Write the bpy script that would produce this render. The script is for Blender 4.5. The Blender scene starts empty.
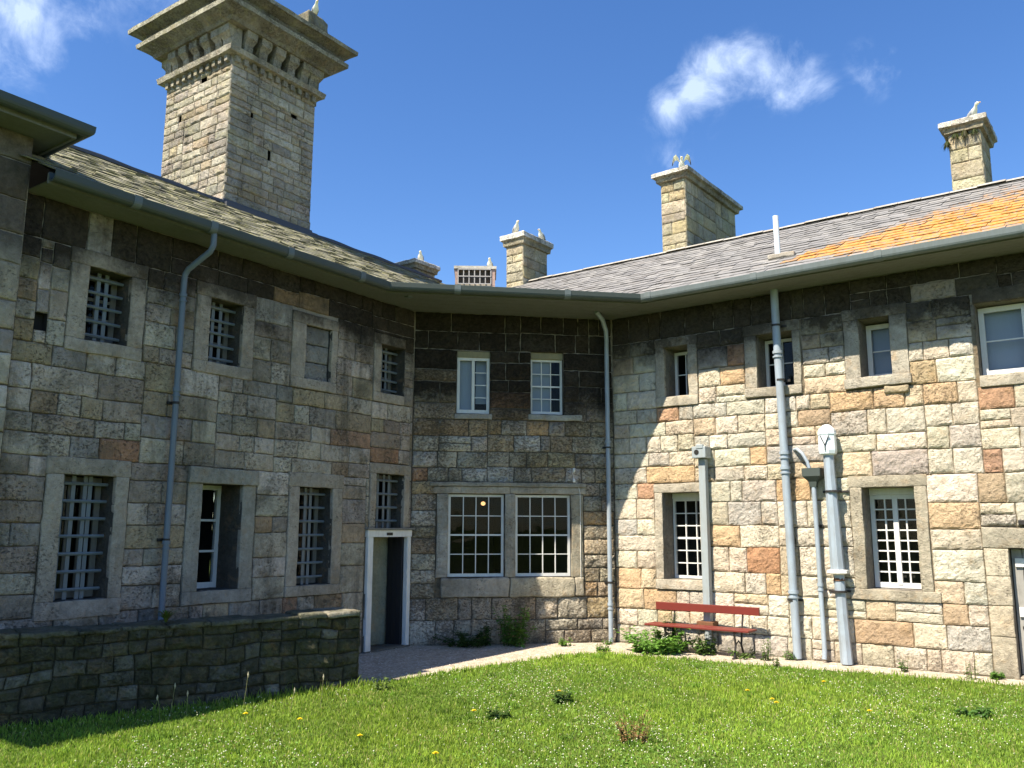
import bpy, math, random
import numpy as np
from mathutils import Vector, Matrix, noise

# ------------------------------------------------------------------ camera, sky, sun, exposure
scene = bpy.context.scene
col = scene.collection
R = math.radians
cam_data = bpy.data.cameras.new("camera")
cam = bpy.data.objects.new("camera", cam_data)
col.objects.link(cam)
cam_data.sensor_width = 36.0
cam_data.lens = 30.195
cam_data.clip_start = 0.05
cam_data.clip_end = 3000
cam.matrix_world = (Matrix.Translation((0, 0, 1.9)) @ Matrix.Rotation(math.pi / 2 + 0.166654, 4, 'X')
                    @ Matrix.Rotation(0.0028, 4, 'Z'))
scene.camera = cam

SUN_TRAVEL = Vector((0.570, 0.464, -1.0)).normalized()
SUN_EL = math.asin(-SUN_TRAVEL.z)
SUN_AZ = math.atan2(-SUN_TRAVEL.x, -SUN_TRAVEL.y)
sun_data = bpy.data.lights.new("sun", 'SUN')
sun_data.energy = 5.0
sun_data.angle = R(0.53)
sun_data.color = (1.0, 0.90, 0.74)
sun = bpy.data.objects.new("sun", sun_data)
sun.rotation_euler = (-SUN_TRAVEL).to_track_quat('Z', 'Y').to_euler()
sun.location = (-20, -16, 40)
col.objects.link(sun)

world = bpy.data.worlds.new("World")
scene.world = world
world.use_nodes = True
wt = world.node_tree
wt.nodes.clear()


def wn(t, **k):
    n = wt.nodes.new(t)
    for a, b in k.items():
        setattr(n, a, b)
    return n


w_out = wn('ShaderNodeOutputWorld')
w_bg = wn('ShaderNodeBackground')
w_bg.inputs['Strength'].default_value = 0.10
sky = wn('ShaderNodeTexSky', sky_type='NISHITA', sun_disc=False)
sky.sun_elevation = SUN_EL
sky.sun_rotation = SUN_AZ
sky.altitude = 300
sky.air_density = 1.0
sky.dust_density = 0.35
sky.ozone_density = 2.6
w_hsv = wn('ShaderNodeHueSaturation')
w_hsv.inputs['Saturation'].default_value = 1.24
w_hsv.inputs['Value'].default_value = 0.93
w_hsv.inputs['Hue'].default_value = 0.508
wt.links.new(sky.outputs[0], w_hsv.inputs['Color'])
w_tc = wn('ShaderNodeTexCoord')


def view_dir(u, v):
    """direction in the world of a cloud, from its bearing and height in the sky"""
    x, y = (u - 512) / 858.86, -(v - 384) / 858.86
    d = Vector((x, math.cos(.166654) - math.sin(.166654) * y, math.sin(.166654) + math.cos(.166654) * y))
    return d.normalized()


def wmath(op, a, b=None, c=None, clamp=False):
    n = wn('ShaderNodeMath', operation=op, use_clamp=clamp)
    for i, s in enumerate((a, b, c)):
        if s is None:
            continue
        if isinstance(s, (int, float)):
            n.inputs[i].default_value = s
        else:
            wt.links.new(s, n.inputs[i])
    return n.outputs[0]


w_n1 = wn('ShaderNodeTexNoise')
w_n1.inputs['Scale'].default_value = 17
w_n1.inputs['Detail'].default_value = 8
w_n1.inputs['Roughness'].default_value = 0.62
w_n1.inputs['Distortion'].default_value = 0.35
wt.links.new(w_tc.outputs['Generated'], w_n1.inputs['Vector'])
cloud = None
# wisps of fair-weather cloud: (bearing, height) of blob centre, angular radius, strength
for (u, v, rad, st) in [(668, 108, .030, 1.0), (694, 90, .034, 1.1), (716, 70, .034, 1.1), (740, 62, .030, .95), (772, 66, .034, .95),
                        (800, 82, .030, .75), (822, 90, .022, .6), (780, 92, .026, .6), (700, 110, .024, .55),
                        (676, 158, .030, .55), (698, 140, .022, .42), (878, 66, .030, .72), (890, 50, .024, .62),
                        (18, 12, .055, 1.1), (50, 26, .045, .9), (5, 40, .05, .7), (80, -4, .04, .5), (150, -20, .06, .5), (290, 2, .03, .35)]:
    dv = wn('ShaderNodeVectorMath', operation='DISTANCE')
    wt.links.new(w_tc.outputs['Generated'], dv.inputs[0])
    dv.inputs[1].default_value = view_dir(u, v)
    m = wmath('MULTIPLY', wmath('SUBTRACT', 1.0, wmath('DIVIDE', dv.outputs['Value'], rad * 1.5), clamp=True), st)
    cloud = m if cloud is None else wmath('MAXIMUM', cloud, m)
nz = wmath('MULTIPLY_ADD', w_n1.outputs['Fac'], 5.0, -2.75)
dens = wmath('MULTIPLY', wmath('ADD', cloud, wmath('MULTIPLY', nz, 0.55)), wmath('MULTIPLY', cloud, 2.6, clamp=True), clamp=True)
dens = wmath('MULTIPLY', wmath('POWER', dens, 1.6), 0.55, clamp=True)
w_mix = wn('ShaderNodeMix', data_type='RGBA')
wt.links.new(dens, w_mix.inputs['Factor'])
wt.links.new(w_hsv.outputs[0], w_mix.inputs['A'])
w_mix.inputs['B'].default_value = (5.2, 6.0, 7.4, 1)
wt.links.new(w_mix.outputs['Result'], w_bg.inputs['Color'])
wt.links.new(w_bg.outputs[0], w_out.inputs[0])

scene.view_settings.view_transform = 'Standard'
scene.view_settings.look = 'None'
scene.view_settings.gamma = 1.0
scene.view_settings.exposure = 1.20
scene.view_settings.use_curve_mapping = False
scene.render.resolution_x = 1024
scene.render.resolution_y = 768

# ------------------------------------------------------------------ helpers
rnd = random.Random(7)


def frame(P, D, n):
    return (Vector((P[0], P[1], 0)), Vector((D[0], D[1], 0)).normalized(), Vector((n[0], n[1], 0)).normalized())


A2 = Vector((-1.68371, 14.52296)); B2 = Vector((1.78876, 15.09183))
FL = frame(A2, (-.573886, -.818935), (.818935, -.573886))       # left wing wall, s grows towards the camera
FC = frame(A2, (.986846, .161666), (.161666, -.986846))         # middle wall, s grows to the right
FR = frame(B2, (.796304, -.604897), (-.604897, -.796304))       # right wing wall, s grows to the right
CLEN = (B2 - A2).length


def W(fr, s, o, z):
    P, D, n = fr
    return Vector((P.x + D.x * s + n.x * o, P.y + D.y * s + n.y * o, z))


def shift(fr, s, o, turn=0):
    """a frame moved along s and o; turn quarter turns"""
    p = W(fr, s, o, 0)
    D, n = fr[1], fr[2]
    for _ in range(turn % 4):
        D, n = n.copy(), -D
    return (p, D.copy(), n.copy())


class MB:
    def __init__(self):
        self.v = []; self.f = []; self.c = []; self.m = []

    def face(self, pts, colr=(.5, .5, .5, 0), mat=0):
        i = len(self.v)
        self.v += [tuple(p) for p in pts]
        self.f.append(tuple(range(i, i + len(pts)))); self.c.append(colr); self.m.append(mat)

    def grid(self, P, colr, mat=0, closed=False):
        """P: rows of points"""
        i = len(self.v); nr = len(P); nc = len(P[0])
        for r in P:
            self.v += [tuple(q) for q in r]
        for a in range(nr - 1):
            for b in range(nc - (0 if closed else 1)):
                b2 = (b + 1) % nc
                self.f.append((i + a * nc + b, i + a * nc + b2, i + (a + 1) * nc + b2, i + (a + 1) * nc + b))
                self.c.append(colr); self.m.append(mat)

    def box(self, fr, s0, s1, o0, o1, z0, z1, colr=(.5, .5, .5, 0), mat=0, skip=''):
        def q(s, o, z): return W(fr, s, o, z)
        if 'f' not in skip: self.face([q(s0, o1, z0), q(s1, o1, z0), q(s1, o1, z1), q(s0, o1, z1)], colr, mat)
        if 'b' not in skip: self.face([q(s1, o0, z0), q(s0, o0, z0), q(s0, o0, z1), q(s1, o0, z1)], colr, mat)
        if 'l' not in skip: self.face([q(s0, o0, z0), q(s0, o1, z0), q(s0, o1, z1), q(s0, o0, z1)], colr, mat)
        if 'r' not in skip: self.face([q(s1, o1, z0), q(s1, o0, z0), q(s1, o0, z1), q(s1, o1, z1)], colr, mat)
        if 't' not in skip: self.face([q(s0, o1, z1), q(s1, o1, z1), q(s1, o0, z1), q(s0, o0, z1)], colr, mat)
        if 'd' not in skip: self.face([q(s0, o0, z0), q(s1, o0, z0), q(s1, o1, z0), q(s0, o1, z0)], colr, mat)

    def rbox(self, fr, s0, s1, o0, o1, z0, z1, colr=(.5, .5, .5, 0), mat=0, cell=.08, bev=.012, rough=.006, freq=9.0, skip=''):
        """worn stone or timber block: rounded arrises and an uneven face"""
        lo = Vector((s0, o0, z0)); hi = Vector((s1, o1, z1))
        bev = min(bev, (s1 - s0) * .4, (o1 - o0) * .4, (z1 - z0) * .4)

        def lines(a, b):
            n = max(1, int(round((b - a - 2 * bev) / cell)))
            return [a, a + bev * .4] + [a + bev + (b - a - 2 * bev) * k / n for k in range(n + 1)] + [b - bev * .4, b]
        L = [lines(lo[k], hi[k]) for k in range(3)]

        def pt(p):
            q = Vector([min(max(p[k], lo[k] + bev), hi[k] - bev) for k in range(3)])
            d = p - q
            if d.length > 1e-9:
                d.normalize(); r = q + d * bev
            else:
                r = p.copy()
            w = W(fr, r.x, r.y, r.z)
            if rough:
                w = w + noise.noise_vector(w * freq) * rough + noise.noise_vector(w * freq * .3) * rough * 1.3
            return w
        sides = dict(f=(0, 2, 1, hi.y), b=(0, 2, 1, lo.y), l=(1, 2, 0, lo.x), r=(1, 2, 0, hi.x), t=(0, 1, 2, hi.z), d=(0, 1, 2, lo.z))
        for k, (a, b, c, val) in sides.items():
            if k in skip: continue
            rows = []
            for y in L[b]:
                row = []
                for x in L[a]:
                    p = Vector((0, 0, 0)); p[a] = x; p[b] = y; p[c] = val
                    row.append(pt(p))
                if k in 'blt' and k != 't': row.reverse()
                rows.append(row)
            if k == 't': pass
            self.grid(rows, colr, mat)

    def tube(self, pts, r, n=10, colr=(.5, .5, .5, 0), mat=0, cap=True):
        pts = [Vector(p) for p in pts]
        rs = r if isinstance(r, (list, tuple)) else [r] * len(pts)
        rows = []
        ref = None
        for k, p in enumerate(pts):
            t = (pts[min(k + 1, len(pts) - 1)] - pts[max(k - 1, 0)])
            if t.length < 1e-9: t = Vector((0, 0, 1))
            t.normalize()
            if ref is None:
                ref = Vector((1, 0, 0)) if abs(t.x) < .8 else Vector((0, 1, 0))
            a = (ref - t * ref.dot(t)).normalized(); b = t.cross(a); ref = a
            rows.append([p + (a * math.cos(2 * math.pi * j / n) + b * math.sin(2 * math.pi * j / n)) * rs[k] for j in range(n)])
        self.grid(rows, colr, mat, closed=True)
        if cap:
            self.face(list(reversed(rows[0])), colr, mat); self.face(rows[-1], colr, mat)

    def build(self, name, mats, parent=None, smooth=False, **tags):
        if not isinstance(mats, (list, tuple)): mats = [mats]
        me = bpy.data.meshes.new(name)
        off = parent['base'] if parent is not None and 'base' in parent else (0, 0, 0)
        par = parent
        while par is not None and par.parent is not None: par = par.parent
        off = tuple(par.location) if par is not None else (0, 0, 0)
        v = np.array(self.v, dtype=np.float32).reshape(-1, 3) - np.array(off, dtype=np.float32)
        me.from_pydata(v.tolist(), [], self.f)
        for m in mats: me.materials.append(m)
        me.polygons.foreach_set('material_index', self.m)
        if smooth: me.polygons.foreach_set('use_smooth', [True] * len(self.f))
        at = me.color_attributes.new('Col', 'FLOAT_COLOR', 'CORNER')
        cc = np.repeat(np.array([list(c) + [0] * (4 - len(c)) for c in self.c], dtype=np.float32),
                       [len(f) for f in self.f], axis=0)
        at.data.foreach_set('color', cc.ravel())
        me.update()
        o = bpy.data.objects.new(name, me)
        col.objects.link(o)
        if parent is not None: o.parent = parent
        for k, t in tags.items(): o[k] = t
        return o


def thing(name, label, cat, loc=(0, 0, 0), rz=0.0, group=None):
    o = bpy.data.objects.new(name, None)
    col.objects.link(o)
    o.location = loc; o.rotation_euler = (0, 0, rz)
    o.empty_display_size = .2
    o['label'] = label; o['category'] = cat
    if group: o['group'] = group
    return o


def tag(o, label=None, cat=None, group=None, kind=None):
    if label: o['label'] = label
    if cat: o['category'] = cat
    if group: o['group'] = group
    if kind: o['kind'] = kind
    return o


# ------------------------------------------------------------------ materials
class NT:
    def __init__(self, name):
        self.mat = bpy.data.materials.new(name)
        self.mat.use_nodes = True
        self.t = self.mat.node_tree
        self.t.nodes.clear()
        self.out = self.n('ShaderNodeOutputMaterial')

    def n(self, t, ins=None, **k):
        nd = self.t.nodes.new(t)
        for a, b in k.items(): setattr(nd, a, b)
        if ins:
            for a, b in ins.items():
                s = nd.inputs[a]
                if isinstance(b, bpy.types.NodeSocket): self.t.links.new(b, s)
                else: s.default_value = b
        return nd

    def math(self, op, a, b=0.0, c=0.0, clamp=False):
        return self.n('ShaderNodeMath', {0: a, 1: b, 2: c}, operation=op, use_clamp=clamp).outputs[0]

    def noise(self, scale, detail=5, rough=.6, vec=None, dist=0.0):
        ins = {'Scale': scale, 'Detail': detail, 'Roughness': rough, 'Distortion': dist}
        if vec is not None: ins['Vector'] = vec
        return self.n('ShaderNodeTexNoise', ins).outputs['Fac']

    def ramp(self, fac, lo, hi):
        return self.n('ShaderNodeMapRange', {'Value': fac, 'From Min': lo, 'From Max': hi, 'To Min': 0.0, 'To Max': 1.0}, clamp=True).outputs[0]

    def mix(self, fac, a, b, blend='MIX'):
        n = self.n('ShaderNodeMix', {'Factor': fac, 'A': a, 'B': b}, data_type='RGBA', blend_type=blend)
        return n.outputs['Result']

    def fix(self):
        pass


def mixc(nt, fac, a, b, blend='MIX'):
    nd = nt.t.nodes.new('ShaderNodeMix'); nd.data_type = 'RGBA'; nd.blend_type = blend
    for idx, val in ((0, fac), (6, a), (7, b)):
        s = nd.inputs[idx]
        if isinstance(val, bpy.types.NodeSocket): nt.t.links.new(val, s)
        else: s.default_value = val if idx == 0 else (tuple(val) + (1,) if len(val) == 3 else val)
    return nd.outputs[2]


def bump(nt, height, strength, dist, base=None):
    ins = {'Height': height, 'Strength': strength, 'Distance': dist}
    if base is not None: ins['Normal'] = base
    return nt.n('ShaderNodeBump', ins).outputs[0]


def finish(nt, colour, rough=.9, normal=None, metal=0.0, spec=.3):
    ins = {'Base Color': colour if isinstance(colour, bpy.types.NodeSocket) else tuple(colour) + (1,), 'Roughness': rough, 'Metallic': metal,
           'Specular IOR Level': spec}
    if normal is not None: ins['Normal'] = normal
    b = nt.n('ShaderNodeBsdfPrincipled', ins)
    nt.t.links.new(b.outputs[0], nt.out.inputs[0])
    return nt.mat


def stone_mat(name, pits=.35, bumpy=1.0, stain=None, lichen=0.0, moss=0.0, mortar=False, var=.3, white=0.0, grime=.35, repoint=9.0):
    """stone whose own colour comes from the block (Col); soot and algae staining along the top of the wall"""
    t = NT(name)
    co = t.n('ShaderNodeTexCoord').outputs['Object']
    colr = t.n('ShaderNodeAttribute', attribute_name='Col')
    sus = colr.outputs['Alpha']
    if mortar:
        # repointed in paler lime mortar along the top courses
        zt_ = t.n('ShaderNodeSeparateXYZ', {0: co}).outputs[2]
        c = mixc(t, t.ramp(t.math('ADD', zt_, t.math('MULTIPLY', t.noise(2.2, 4, .6, co), .9)), repoint, repoint + .5), mortar, (.34, .30, .24))
    else: c = colr.outputs['Color']
    n1 = t.noise(3.3, 6, .65, co)
    n2 = t.noise(17, 6, .7, co)
    n3 = t.noise(70, 4, .7, co)
    c = mixc(t, t.math('MULTIPLY', t.ramp(n2, .3, .72), var * 1.2), c, (.08, .07, .055), 'MULTIPLY') if False else c
    # mottling, light and dark
    v = t.math('ADD', t.math('MULTIPLY', t.math('SUBTRACT', n1, .5), var * 1.6), t.math('MULTIPLY', t.math('SUBTRACT', n2, .5), var * 2.2))
    v = t.math('ADD', v, t.math('MULTIPLY', t.math('SUBTRACT', n3, .5), var * 1.0))
    v = t.math('ADD', v, 1.0)
    vv = t.n('ShaderNodeCombineXYZ', {0: v, 1: v, 2: v}).outputs[0]
    c = mixc(t, 1.0, c, vv, 'MULTIPLY')
    sk = t.noise(3.2, 5, .65, t.n('ShaderNodeMapping', {'Vector': co, 'Scale': (1, 1, .12)}).outputs[0], .2)
    c = mixc(t, t.math('MULTIPLY', t.ramp(sk, .52, .70), grime * .8), c, (.12, .105, .08))
    gm = t.math('ADD', t.math('MULTIPLY', t.noise(1.15, 5, .6, co), .6), t.math('MULTIPLY', t.noise(4.7, 6, .7, co, .8), .4))
    c = mixc(t, t.math('MULTIPLY', t.ramp(gm, .49, .66), grime), c, (.13, .115, .085))
    # iron tint patches
    c = mixc(t, t.math('MULTIPLY', t.ramp(t.noise(5.5, 5, .6, co, .5), .54, .75), .35), c, (.40, .24, .10))
    # weather pits and dark crust
    pt = t.noise(26, 5, .75, t.n('ShaderNodeMapping', {'Vector': co, 'Scale': (1, 1, 1.6)}).outputs[0], .6)
    pn = t.noise(2.1, 3, .5, co)
    thr = t.math('ADD', .66 - pits * .16, t.math('MULTIPLY', t.math('SUBTRACT', pn, .5), -.35))
    pit = t.ramp(t.math('SUBTRACT', pt, thr), 0.0, .06)
    c = mixc(t, t.math('MULTIPLY', pit, .62), c, (.075, .062, .045))
    if white:
        wn_ = t.ramp(t.noise(9, 6, .75, co, .8), .56, .66)
        c = mixc(t, t.math('MULTIPLY', wn_, white), c, (.60, .58, .53))
    if lichen:
        c = mixc(t, t.math('MULTIPLY', t.ramp(t.noise(6, 6, .7, co, .4), .5, .62), lichen), c, (.36, .34, .13))
    if moss:
        c = mixc(t, t.math('MULTIPLY', t.ramp(t.noise(4.2, 6, .7, co, .4), .40, .62), moss), c, (.040, .045, .018))
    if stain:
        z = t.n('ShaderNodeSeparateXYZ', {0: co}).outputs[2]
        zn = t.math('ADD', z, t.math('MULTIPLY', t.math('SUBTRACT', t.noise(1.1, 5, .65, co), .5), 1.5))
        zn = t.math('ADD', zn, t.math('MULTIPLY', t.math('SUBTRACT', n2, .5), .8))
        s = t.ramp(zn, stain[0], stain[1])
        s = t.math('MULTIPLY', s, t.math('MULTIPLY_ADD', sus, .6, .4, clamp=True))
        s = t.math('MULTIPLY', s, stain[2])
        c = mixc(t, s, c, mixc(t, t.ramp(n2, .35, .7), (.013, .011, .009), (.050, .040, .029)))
        # damp and dirt close to the ground
        g = t.math('MULTIPLY', t.ramp(t.math('ADD', z, t.math('MULTIPLY', n2, .5)), .55, .15), .45)
        c = mixc(t, g, c, (.09, .08, .055))
    h = t.math('ADD', t.math('MULTIPLY', n2, .7), t.math('MULTIPLY', n3, .30))
    h = t.math('ADD', h, t.math('MULTIPLY', t.noise(8.5, 5, .7, co, .7), .9))
    h = t.math('SUBTRACT', h, t.math('MULTIPLY', pit, .35))
    nb = bump(t, h, min(1.0, .75 * bumpy), .05)
    return finish(t, c, .92, nb, spec=.15)


M = {}
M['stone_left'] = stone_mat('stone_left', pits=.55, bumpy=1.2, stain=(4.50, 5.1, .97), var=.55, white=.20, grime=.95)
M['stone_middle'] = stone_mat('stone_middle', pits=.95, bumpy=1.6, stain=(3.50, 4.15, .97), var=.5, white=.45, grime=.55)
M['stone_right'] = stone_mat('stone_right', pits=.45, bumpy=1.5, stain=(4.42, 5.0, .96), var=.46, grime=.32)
M['mortar'] = stone_mat('mortar', pits=.5, bumpy=1, mortar=(.12, .10, .075), repoint=4.6)
M['mortar_pale'] = stone_mat('mortar_pale', pits=.5, bumpy=1, mortar=(.20, .165, .115), repoint=5.1)
M['dressed'] = stone_mat('dressed_stone', pits=.42, bumpy=.9, stain=(4.75, 5.1, .93), var=.42, grime=.6)
M['reveal'] = stone_mat('window_reveal', pits=.35, bumpy=.8, var=.6)
M['chimney_stone'] = stone_mat('chimney_stone', pits=.5, bumpy=1.2, lichen=.25, var=.6, white=.10, grime=.5)
M['rubble'] = stone_mat('rubble_stone', pits=.5, bumpy=1.4, moss=.55, lichen=.12, var=.8, white=.08, grime=.6)
M['rubble_mortar'] = stone_mat('rubble_mortar', pits=.5, bumpy=1.4, moss=.8, mortar=(.055, .050, .036))
M['cap_stone'] = stone_mat('cap_stone', pits=.8, bumpy=1.0, lichen=.25, var=.65, grime=.8)


def paint(name, c, rough=.5, dirt=.35, dirtc=(.10, .09, .07), scale=8.0, bs=.15, spec=.4, streak=True):
    t = NT(name)
    co = t.n('ShaderNodeTexCoord').outputs['Object']
    m = t.n('ShaderNodeMapping', {'Vector': co, 'Scale': (1, 1, .18 if streak else 1)}).outputs[0]
    n = t.noise(scale * 2.5, 5, .7, m)
    n2 = t.noise(scale * .5, 4, .6, co)
    f = t.math('MULTIPLY', t.ramp(t.math('ADD', t.math('MULTIPLY', n, .6), t.math('MULTIPLY', n2, .4)), .42, .72), dirt)
    cc = mixc(t, f, c, dirtc)
    return finish(t, cc, rough, bump(t, n, bs, .004), spec=spec)


M['white_paint'] = paint('white_paint', (.72, .71, .67), .45, .30)
M['white_trim'] = paint('white_trim', (.66, .66, .64), .45, .25, (.25, .23, .2))
M['green_paint'] = paint('green_grey_paint', (.055, .070, .064), .55, .4, (.05, .05, .035))  # on the gutters: their paint darkened for the shaded wings
M['gutter_blue'] = paint('gutter_lit_weathered', (.12, .145, .148), .5, .5, (.07, .08, .06))  # paler copy of the gutter paint, the right wing's sun put into its colour
M['soffit'] = paint('soffit_boards', (.150, .160, .145), .7, .45, (.07, .065, .045))
M['pipe_blue'] = paint('pipe_blue_grey', (.30, .36, .42), .42, .55, (.18, .16, .13))
M['pipe_shade'] = paint('pipe_blue_shaded', (.125, .165, .21), .45, .4, (.14, .13, .11))  # pipe paint copied darker, the left wing's shade put into its colour
M['pipe_grey'] = paint('duct_grey', (.29, .33, .35), .5, .6, (.24, .23, .19))
M['pale_plastic'] = paint('pale_plastic', (.68, .76, .80), .35, .12)
M['rust'] = paint('rusty_iron', (.16, .07, .03), .8, .6, (.05, .03, .02))
M['iron'] = paint('black_iron', (.022, .021, .02), .55, .4, (.06, .04, .03))
M['grille'] = paint('grille_paint', (.165, .195, .215), .5, .5, (.09, .09, .09))
M['red_paint'] = paint('faded_red_paint', (.155, .022, .015), .5, .45, (.08, .025, .02), streak=False)
M['old_timber'] = paint('old_timber', (.20, .19, .165), .75, .5, (.08, .07, .06))
M['door_black'] = paint('dark_door', (.018, .018, .022), .5, .3, (.04, .035, .03))
M['door_grey'] = paint('grey_door_boards', (.30, .29, .27), .65, .6, (.14, .13, .11))
M['whitewash'] = stone_mat('whitewashed_lobby', pits=.3, bumpy=.8, var=.4)
M['ochre_board'] = paint('ochre_board', (.26, .235, .14), .7, .5)
M['cage'] = paint('cage_wire', (.36, .35, .34), .6, .4)
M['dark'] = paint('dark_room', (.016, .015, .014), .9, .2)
M['curtain'] = paint('net_curtain', (.30, .34, .42), .9, .2, (.2, .22, .26))
M['lead'] = paint('lead_sheet', (.05, .055, .07), .5, .4, (.10, .10, .10))
M['ridge_mortar'] = stone_mat('ridge_tiles', pits=.4, bumpy=.7, var=.4)
M['concrete'] = stone_mat('render_cement', pits=.2, bumpy=.5, var=.3)

t = NT('window_glass')
gl = t.n('ShaderNodeBsdfGlossy', {'Color': (1, 1, 1, 1), 'Roughness': .03})
tr = t.n('ShaderNodeBsdfTransparent', {'Color': (.86, .89, .88, 1)})
ge_ = t.n('ShaderNodeNewGeometry')
dt_ = t.n('ShaderNodeVectorMath', {0: ge_.outputs['Normal'], 1: ge_.outputs['Incoming']}, operation='DOT_PRODUCT')
fr_ = t.math('MULTIPLY_ADD', t.math('POWER', t.math('SUBTRACT', 1.0, t.math('ABSOLUTE', dt_.outputs['Value'])), 5.0), .7, .012)
gn = t.noise(2.2, 2, .5, t.n('ShaderNodeTexCoord').outputs['Object'])
bn = bump(t, gn, .12, .05)
t.t.links.new(bn, gl.inputs['Normal'])
mx = t.n('ShaderNodeMixShader', {0: fr_, 1: tr.outputs[0], 2: gl.outputs[0]})
t.t.links.new(mx.outputs[0], t.out.inputs[0])
M['glass'] = t.mat

t = NT('lamp_glow')
em = t.n('ShaderNodeEmission', {'Color': (1, .50, .20, 1), 'Strength': .9})
t.t.links.new(em.outputs[0], t.out.inputs[0])
M['glow'] = t.mat


def slate_mat(name, lichen):
    t = NT(name)
    co = t.n('ShaderNodeTexCoord').outputs['Object']
    c = t.n('ShaderNodeAttribute', attribute_name='Col')
    cc = c.outputs['Color']
    n2 = t.noise(14, 6, .7, co); n3 = t.noise(60, 4, .7, co)
    v = t.math('ADD', 1.0, t.math('ADD', t.math('MULTIPLY', t.math('SUBTRACT', n2, .5), .9), t.math('MULTIPLY', t.math('SUBTRACT', n3, .5), .5)))
    cc = mixc(t, 1.0, cc, t.n('ShaderNodeCombineXYZ', {0: v, 1: v, 2: v}).outputs[0], 'MULTIPLY')
    cc = mixc(t, t.math('MULTIPLY', t.ramp(t.noise(22, 5, .75, co, .4), .62, .72), .30), cc, (.36, .35, .32))   # pale crust lichen
    if lichen == 'orange':
        a = c.outputs['Alpha']
        f = t.ramp(t.math('ADD', a, t.math('MULTIPLY', t.math('SUBTRACT', t.noise(7, 8, .85, co, .8), .5), 3.4)), .36, .70)
        oc = mixc(t, t.ramp(n2, .35, .65), (.36, .14, .022), (.55, .31, .08))
        cc = mixc(t, f, cc, oc)
    else:
        f = t.ramp(t.noise(7, 7, .75, co, .5), .44, .60)
        cc = mixc(t, t.math('MULTIPLY', f, .75), cc, mixc(t, n2, (.17, .18, .05), (.34, .32, .14)))
    return finish(t, cc, .75, bump(t, t.math('ADD', n2, t.math('MULTIPLY', n3, .4)), .5, .012), spec=.3)


M['slate_right'] = slate_mat('slates_orange_lichen', 'orange')
M['slate_left'] = slate_mat('slates_green_lichen', 'green')

# ground materials
t = NT('gravel')
co = t.n('ShaderNodeTexCoord').outputs['Object']
vor = t.n('ShaderNodeTexVoronoi', {'Vector': co, 'Scale': 38.0, 'Randomness': 1.0})
n2 = t.noise(5, 5, .6, co); n3 = t.noise(1.3, 4, .6, co)
sepc = t.n('ShaderNodeSeparateXYZ', {0: vor.outputs['Color']}).outputs[0]
c = mixc(t, sepc, (.30, .25, .195), (.56, .49, .40))
c = mixc(t, t.math('MULTIPLY', t.ramp(n2, .45, .7), .5), c, (.26, .21, .14))
c = mixc(t, t.math('MULTIPLY', t.ramp(n3, .56, .70), .2), c, (.20, .19, .10))
M['gravel'] = finish(t, c, .95, bump(t, vor.outputs['Distance'], .8, .012), spec=.1)

t = NT('soil_under_grass')
co = t.n('ShaderNodeTexCoord').outputs['Object']
c = mixc(t, t.noise(6, 6, .7, co), (.06, .09, .018), (.11, .15, .035))
M['soil'] = finish(t, c, 1.0, bump(t, t.noise(60, 4, .7, co), .6, .02), spec=.05)


def leaf_mat(name, trans=.35, rough=.6):
    t = NT(name)
    c = t.n('ShaderNodeAttribute', attribute_name='Col').outputs['Color']
    d = t.n('ShaderNodeBsdfPrincipled', {'Base Color': c, 'Roughness': rough, 'Specular IOR Level': .25})
    tc = mixc(t, 1.0, c, (1.15, 1.2, .7), 'MULTIPLY')
    tl = t.n('ShaderNodeBsdfTranslucent', {'Color': tc})
    m = t.n('ShaderNodeMixShader', {0: trans, 1: d.outputs[0], 2: tl.outputs[0]})
    t.t.links.new(m.outputs[0], t.out.inputs[0])
    return t.mat


M['leaf'] = leaf_mat('leaves')
M['blade'] = leaf_mat('grass_blades', .42, .55)
M['petal'] = leaf_mat('petals', .2, .8)
t = NT('feathers')
c = t.n('ShaderNodeAttribute', attribute_name='Col').outputs['Color']
M['feather'] = finish(t, c, .8, None, spec=.2)
M['feather'] = leaf_mat('feather_vane', .25, .8)

# ------------------------------------------------------------------ palettes (real stone colours)
PAL = {
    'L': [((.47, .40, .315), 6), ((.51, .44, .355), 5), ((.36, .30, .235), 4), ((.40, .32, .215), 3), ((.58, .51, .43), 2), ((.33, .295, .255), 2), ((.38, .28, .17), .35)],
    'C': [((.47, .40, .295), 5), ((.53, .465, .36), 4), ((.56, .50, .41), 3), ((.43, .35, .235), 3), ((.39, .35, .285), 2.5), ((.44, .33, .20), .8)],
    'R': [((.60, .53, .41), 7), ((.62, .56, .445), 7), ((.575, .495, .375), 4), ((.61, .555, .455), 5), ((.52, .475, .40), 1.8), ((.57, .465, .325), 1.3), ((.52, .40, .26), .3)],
    'K': [((.42, .375, .26), 5), ((.48, .43, .31), 4), ((.36, .33, .25), 3), ((.44, .37, .22), 2)],
    'B': [((.40, .36, .285), 5), ((.46, .42, .335), 4), ((.32, .295, .245), 4), ((.38, .32, .22), 1.5)],
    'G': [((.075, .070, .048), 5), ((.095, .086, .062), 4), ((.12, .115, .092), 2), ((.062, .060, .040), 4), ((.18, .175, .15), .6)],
}
ACC = {'rust': (.42, .20, .10), 'orange': (.55, .35, .175), 'brown': (.38, .26, .155), 'tan': (.56, .43, .27), 'ochre': (.44, .38, .22),
       'grey': (.40, .38, .355), 'white': (.62, .60, .55), 'dark': (.10, .10, .095)}


def pick(pal, r):
    tot = sum(w for _, w in PAL[pal]); x = r.random() * tot
    for c, w in PAL[pal]:
        x -= w
        if x <= 0: break
    k = 1 + r.uniform(-.12, .12)
    return tuple(min(.8, a * k * (1 + r.uniform(-.03, .03))) for a in c)


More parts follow.
